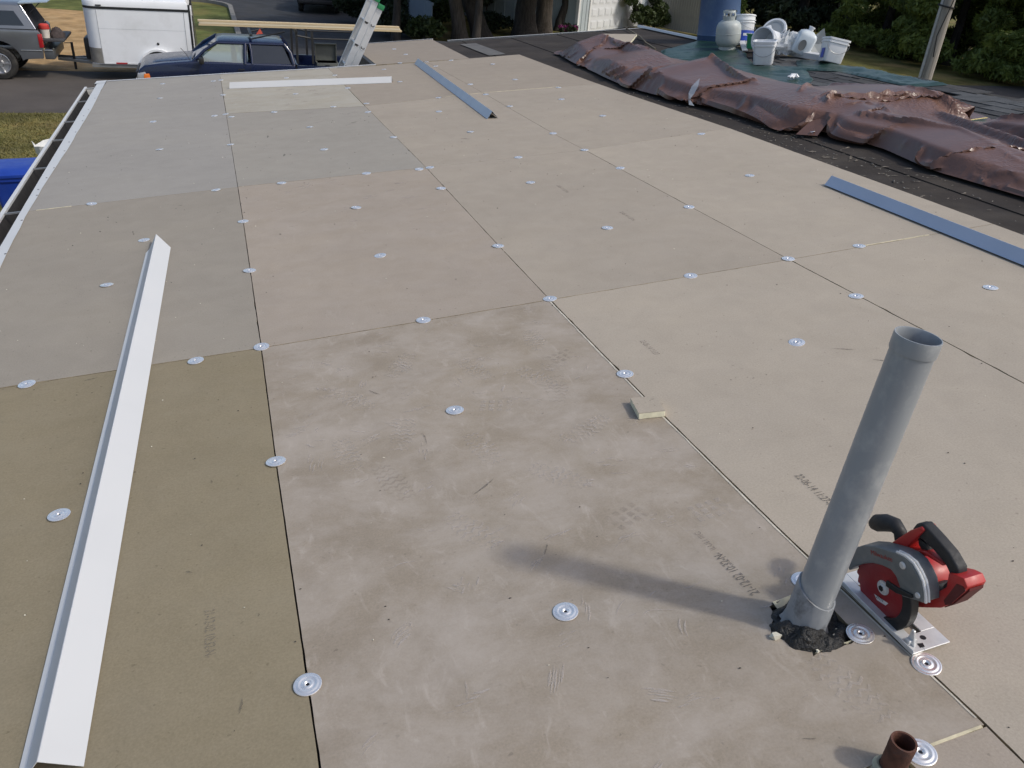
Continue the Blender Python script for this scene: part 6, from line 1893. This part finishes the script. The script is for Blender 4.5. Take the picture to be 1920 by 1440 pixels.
# the stand of big trunks behind the house: their unseen crowns are set toward the sun to shade the yard
stand = [('large_tree', 'leftmost big tree trunk leaning left behind the far roof edge', (9.45, 31.3), [(0, 0, -0.1), (-0.10, 0, 0.7), (-0.30, 0.1, 1.6), (-0.45, 0.3, 4), (-0.5, 0.3, 9)], 0.33, 0.15),
         ('large_tree', 'second big trunk, dark and leaning left beside the leftmost trunk', (10.55, 31.9), [(0, 0, -0.1), (-0.25, 0, 0.6), (-0.65, 0.1, 1.5), (-0.9, 0.2, 4), (-1.0, 0.2, 9)], 0.42, 0.2),
         ('large_tree', 'broad dark tree trunk in the middle of the far trees', (12.75, 32.9), [(0, 0, -0.1), (-0.05, 0, 1), (0.12, 0, 2.2), (0.15, 0, 5), (0.2, 0, 10)], 0.52, 0.25),
         ('large_tree', 'straight grey brown conifer trunk right of the broad dark trunk', (13.75, 33.4), [(0, 0, -0.1), (0.0, 0, 1.2), (0.08, 0, 3), (0.1, 0, 6), (0.1, 0, 11)], 0.40, 0.2),
         ('large_tree', 'thin dark trunk curving before the black car', (15.1, 35.0), [(0, 0, -0.1), (0.05, 0, 0.4), (0.28, 0, 1.1), (0.12, 0, 2.2), (0.1, 0, 5), (0.1, 0, 8)], 0.22, 0.12)]
for i, (nm, lab, (x_, y_), path, r0, r1) in enumerate(stand):
    tree(nm, lab, 'tree', (x_, y_, GZ), path, r0, r1, rblobs(path[-1][0] + (2.0, 2.0, 0.4, -1.2, -2.8)[i], path[-1][1] - 2.6, 5.4, 3.6, 4.2, 2.5, 34, 0.8, 1.5, 40 + i), 4200, 0.36, leaf_dark, bark_m if i in (0, 3) else bark_d,
         'trees behind the far roof edge')
# more trees whose shade keeps the yard dark
for i, (x_, y_, lab) in enumerate(((6.6, 30.2, 'dark leafy tree shading the fence and shrubs behind the ladder'), (11.4, 38.5, 'dark leafy tree further back between the trunks'), (8.9, 27.3, 'dark leafy tree with low branches just behind the far roof edge'))):
    tree('leafy_tree', lab, 'tree', (x_, y_, GZ), [(0, 0, -0.1), (0.1, 0, 2), (0, 0.1, 6)], 0.16, 0.08, rblobs(0, 0, 5.2, 3.0, 2.8, 1.9, 24, 0.8, 1.4, 60 + i), 2600, 0.32, leaf_dark, bark_d, 'trees behind the far roof edge')

# shrubs
for i, (lab, x_, y_, rx, rz_, n, lm) in enumerate((
        ('low dark green shrub by the ladder top', 6.7, 31.6, 0.9, 0.55, 2600, leaf_dark), ('low green shrub before the blue grey fence', 7.9, 31.0, 0.75, 0.42, 2400, leaf_mid),
        ('tall dark shrub at the side road edge', 6.0, 35.0, 1.2, 0.95, 3600, leaf_dark), ('yellowish shrub behind the blue grey fence', 9.4, 34.6, 0.9, 0.8, 2600, leaf_mid),
        ('dark shrub under the big trunks', 11.6, 33.8, 0.8, 0.45, 2000, leaf_dark), ('tall dark hedge bush at the end of the side road', 8.6, 41.5, 2.4, 1.6, 5200, leaf_dark),
        ('dark bush behind the leftmost trunks', 10.6, 36.8, 1.3, 1.2, 3200, leaf_dark), ('tall dark bush between the broad trunk and the leaning trunks', 12.6, 38.2, 1.3, 1.5, 4200, leaf_dark),
        ('dark bush behind the black car', 16.2, 41.5, 1.6, 1.5, 4200, leaf_dark), ('dark bush beside the black car near the garage side', 14.1, 38.6, 1.0, 1.3, 3600, leaf_dark), ('dark bush left of the blue grey fence end', 8.3, 39.6, 1.2, 1.4, 3600, leaf_dark), ('green leafy shrub left of the blue barrel', 22.9, 37.4, 0.75, 1.0, 3200, leaf_mid),
        ('bright green shrub right of the blue barrel', 25.6, 37.5, 0.8, 1.1, 2600, leaf_bright), ('low green bush at the foot of the grey fence', 20.9, 36.9, 0.8, 0.6, 2600, leaf_mid))):
    t = thing('shrub', lab, 'shrub', T(x_, y_, GZ), 'shrubs beyond the roof')
    part('foliage', leaf_cloud('foliage', rblobs(0, 0, rz_ * 1.0, rx * 0.75, rx * 0.6, rz_ * 0.62, 14, 0.25, 0.45, 80 + i), n, 0.09, lm), None, t)
    part('stem', MB().tube([(0, 0, -0.05), (0.02, 0, rz_ * 0.6), (0.1, 0.03, rz_ * 1.1)], [0.05, 0.035, 0.015], 6), bark_d, t)
# magenta flowers beside the garage
fm = leaf_mat('magenta_petals', (0.20, 0.012, 0.13), 0.4)
fl = thing('flower_bush', 'magenta flowering bush at the garage corner', 'shrub', T(15.15, 33.75, GZ))
part('blossom', leaf_cloud('blossom', rblobs(0, 0, 0.30, 0.50, 0.35, 0.10, 9, 0.10, 0.18, 9), 900, 0.05, fm), None, fl)
part('foliage', leaf_cloud('foliage', rblobs(0, 0, 0.25, 0.6, 0.45, 0.2, 10, 0.15, 0.25, 10), 900, 0.07, leaf_dark), None, fl)
# conifer shrub in front of the garage door
tree('conifer_shrub', 'slanting dark conifer shrub in front of the garage door', 'shrub', (19.6, 36.2, GZ), [(0.35, 0, -0.05), (0.1, 0, 0.7), (-0.5, 0, 1.7), (-0.9, 0, 2.8)], 0.10, 0.04,
     rblobs(0.35, 0.1, 1.15, 1.0, 0.5, 0.95, 24, 0.22, 0.42, 33), 5200, 0.085, leaf_mid, bark_d)

# the dark conifers and cedar mass on the right
right = [('dark_conifer', 'dark conifer behind the leftmost big trunk', (9.3, 38.0), 2.2, 1.7, leaf_dark, 5200, 0.18), ('dark_conifer', 'dark conifer beside the black car behind the trunks', (14.5, 40.2), 2.4, 1.7, leaf_dark, 5600, 0.18),
         ('dark_conifer', 'dark conifer at the far end of the side road', (7.3, 43.0), 2.4, 2.0, leaf_dark, 5600, 0.2),
         ('dark_conifer', 'dark thin conifer behind the white pails', (25.2, 40.2), 3.0, 2.4, leaf_dark, 9000, 0.20), ('dark_conifer', 'dark conifer with bare trunk right of the rubbish pile', (29.4, 36.8), 3.0, 2.4, leaf_dark, 9000, 0.20),
         ('cedar_tree', 'shady cedar left of the utility pole', (31.2, 32.4), 2.8, 2.7, leaf_cedar, 20000, 0.15), ('cedar_tree', 'dense green cedar directly behind the utility pole', (31.2, 28.0), 2.9, 2.7, leaf_cedar, 22000, 0.15),
         ('cedar_tree', 'bright green cedar right of the utility pole', (31.4, 23.6), 2.9, 2.7, leaf_cedar, 22000, 0.15), ('cedar_tree', 'bright green cedar at the right edge of the picture', (32.0, 19.4), 3.2, 2.7, leaf_cedar, 22000, 0.15),
         ('dark_conifer', 'dark conifer filling the gap behind the cedars', (36.0, 30.5), 4.2, 4.0, leaf_dark, 12000, 0.26),
         ('dark_conifer', 'tall dark conifer at the back of the right hand trees', (32.5, 41.0), 4.2, 4.0, leaf_dark, 12000, 0.26), ('dark_conifer', 'dark conifer behind the cedar at the right edge', (37.5, 23.0), 4.2, 4.0, leaf_dark, 11000, 0.26)]
for i, (nm, lab, (x_, y_), hz, rx, lm, n, sz) in enumerate(right):
    tree(nm, lab, 'tree', (x_, y_, GZ), [(0, 0, -0.1), (0.05, 0, 2), (0, 0, 5), (0, 0, 8.5)], 0.30 if 'dark' in nm else 0.22, 0.06,
         column_blobs(rx, 2.3 * hz, 95, 0.42, 0.85, 120 + i), int(n * 1.6), sz, lm, bark_d, 'dark trees and cedars behind the house', droop=0.5, wide=0.27)

# ---- utility pole with conduit
pole_m = mat('weathered_pole', (0.30, 0.27, 0.235), 0.9, var=0.35, vs_=2, stretch=(16, 16, 0.4), bump=0.5, bs=6, bd=0.02)
pM = T(17.62, 15.02, GZ)
up_ = thing('utility_pole', 'weathered wooden utility pole with grey conduit at right', 'pole', pM)
part('pole_shaft', MB().lathe([(0.135, -0.05), (0.130, 3), (0.12, 6), (0.10, 9.5), (0, 9.52)], 24), pole_m, up_, smooth=50)
part('conduit', MB().tube([(-0.126, 0.108, 0), (-0.122, 0.106, 3), (-0.115, 0.095, 6), (-0.10, 0.085, 8)], 0.042, 12), mat('conduit_grey', (0.42, 0.43, 0.44), 0.4, metal=0.3), up_, smooth=50)
part('strap', MB().lathe([(0.205, -0.02), (0.21, -0.02), (0.21, 0.02), (0.205, 0.02)], 24, 0, T(-0.030, 0.030, 3.28) @ RZ(R(-45)) @ RY(R(8)) @ Matrix.Diagonal((0.98, 0.74, 1, 1))), black_m, up_, smooth=40)
part('cable', MB().tube([(-0.12, -0.14, 2.1), (-0.17, -0.10, 2.6), (-0.05, -0.165, 3.4), (-0.06, -0.16, 6), (-0.06, -0.15, 8)], 0.014, 6), black_m, up_, smooth=50)
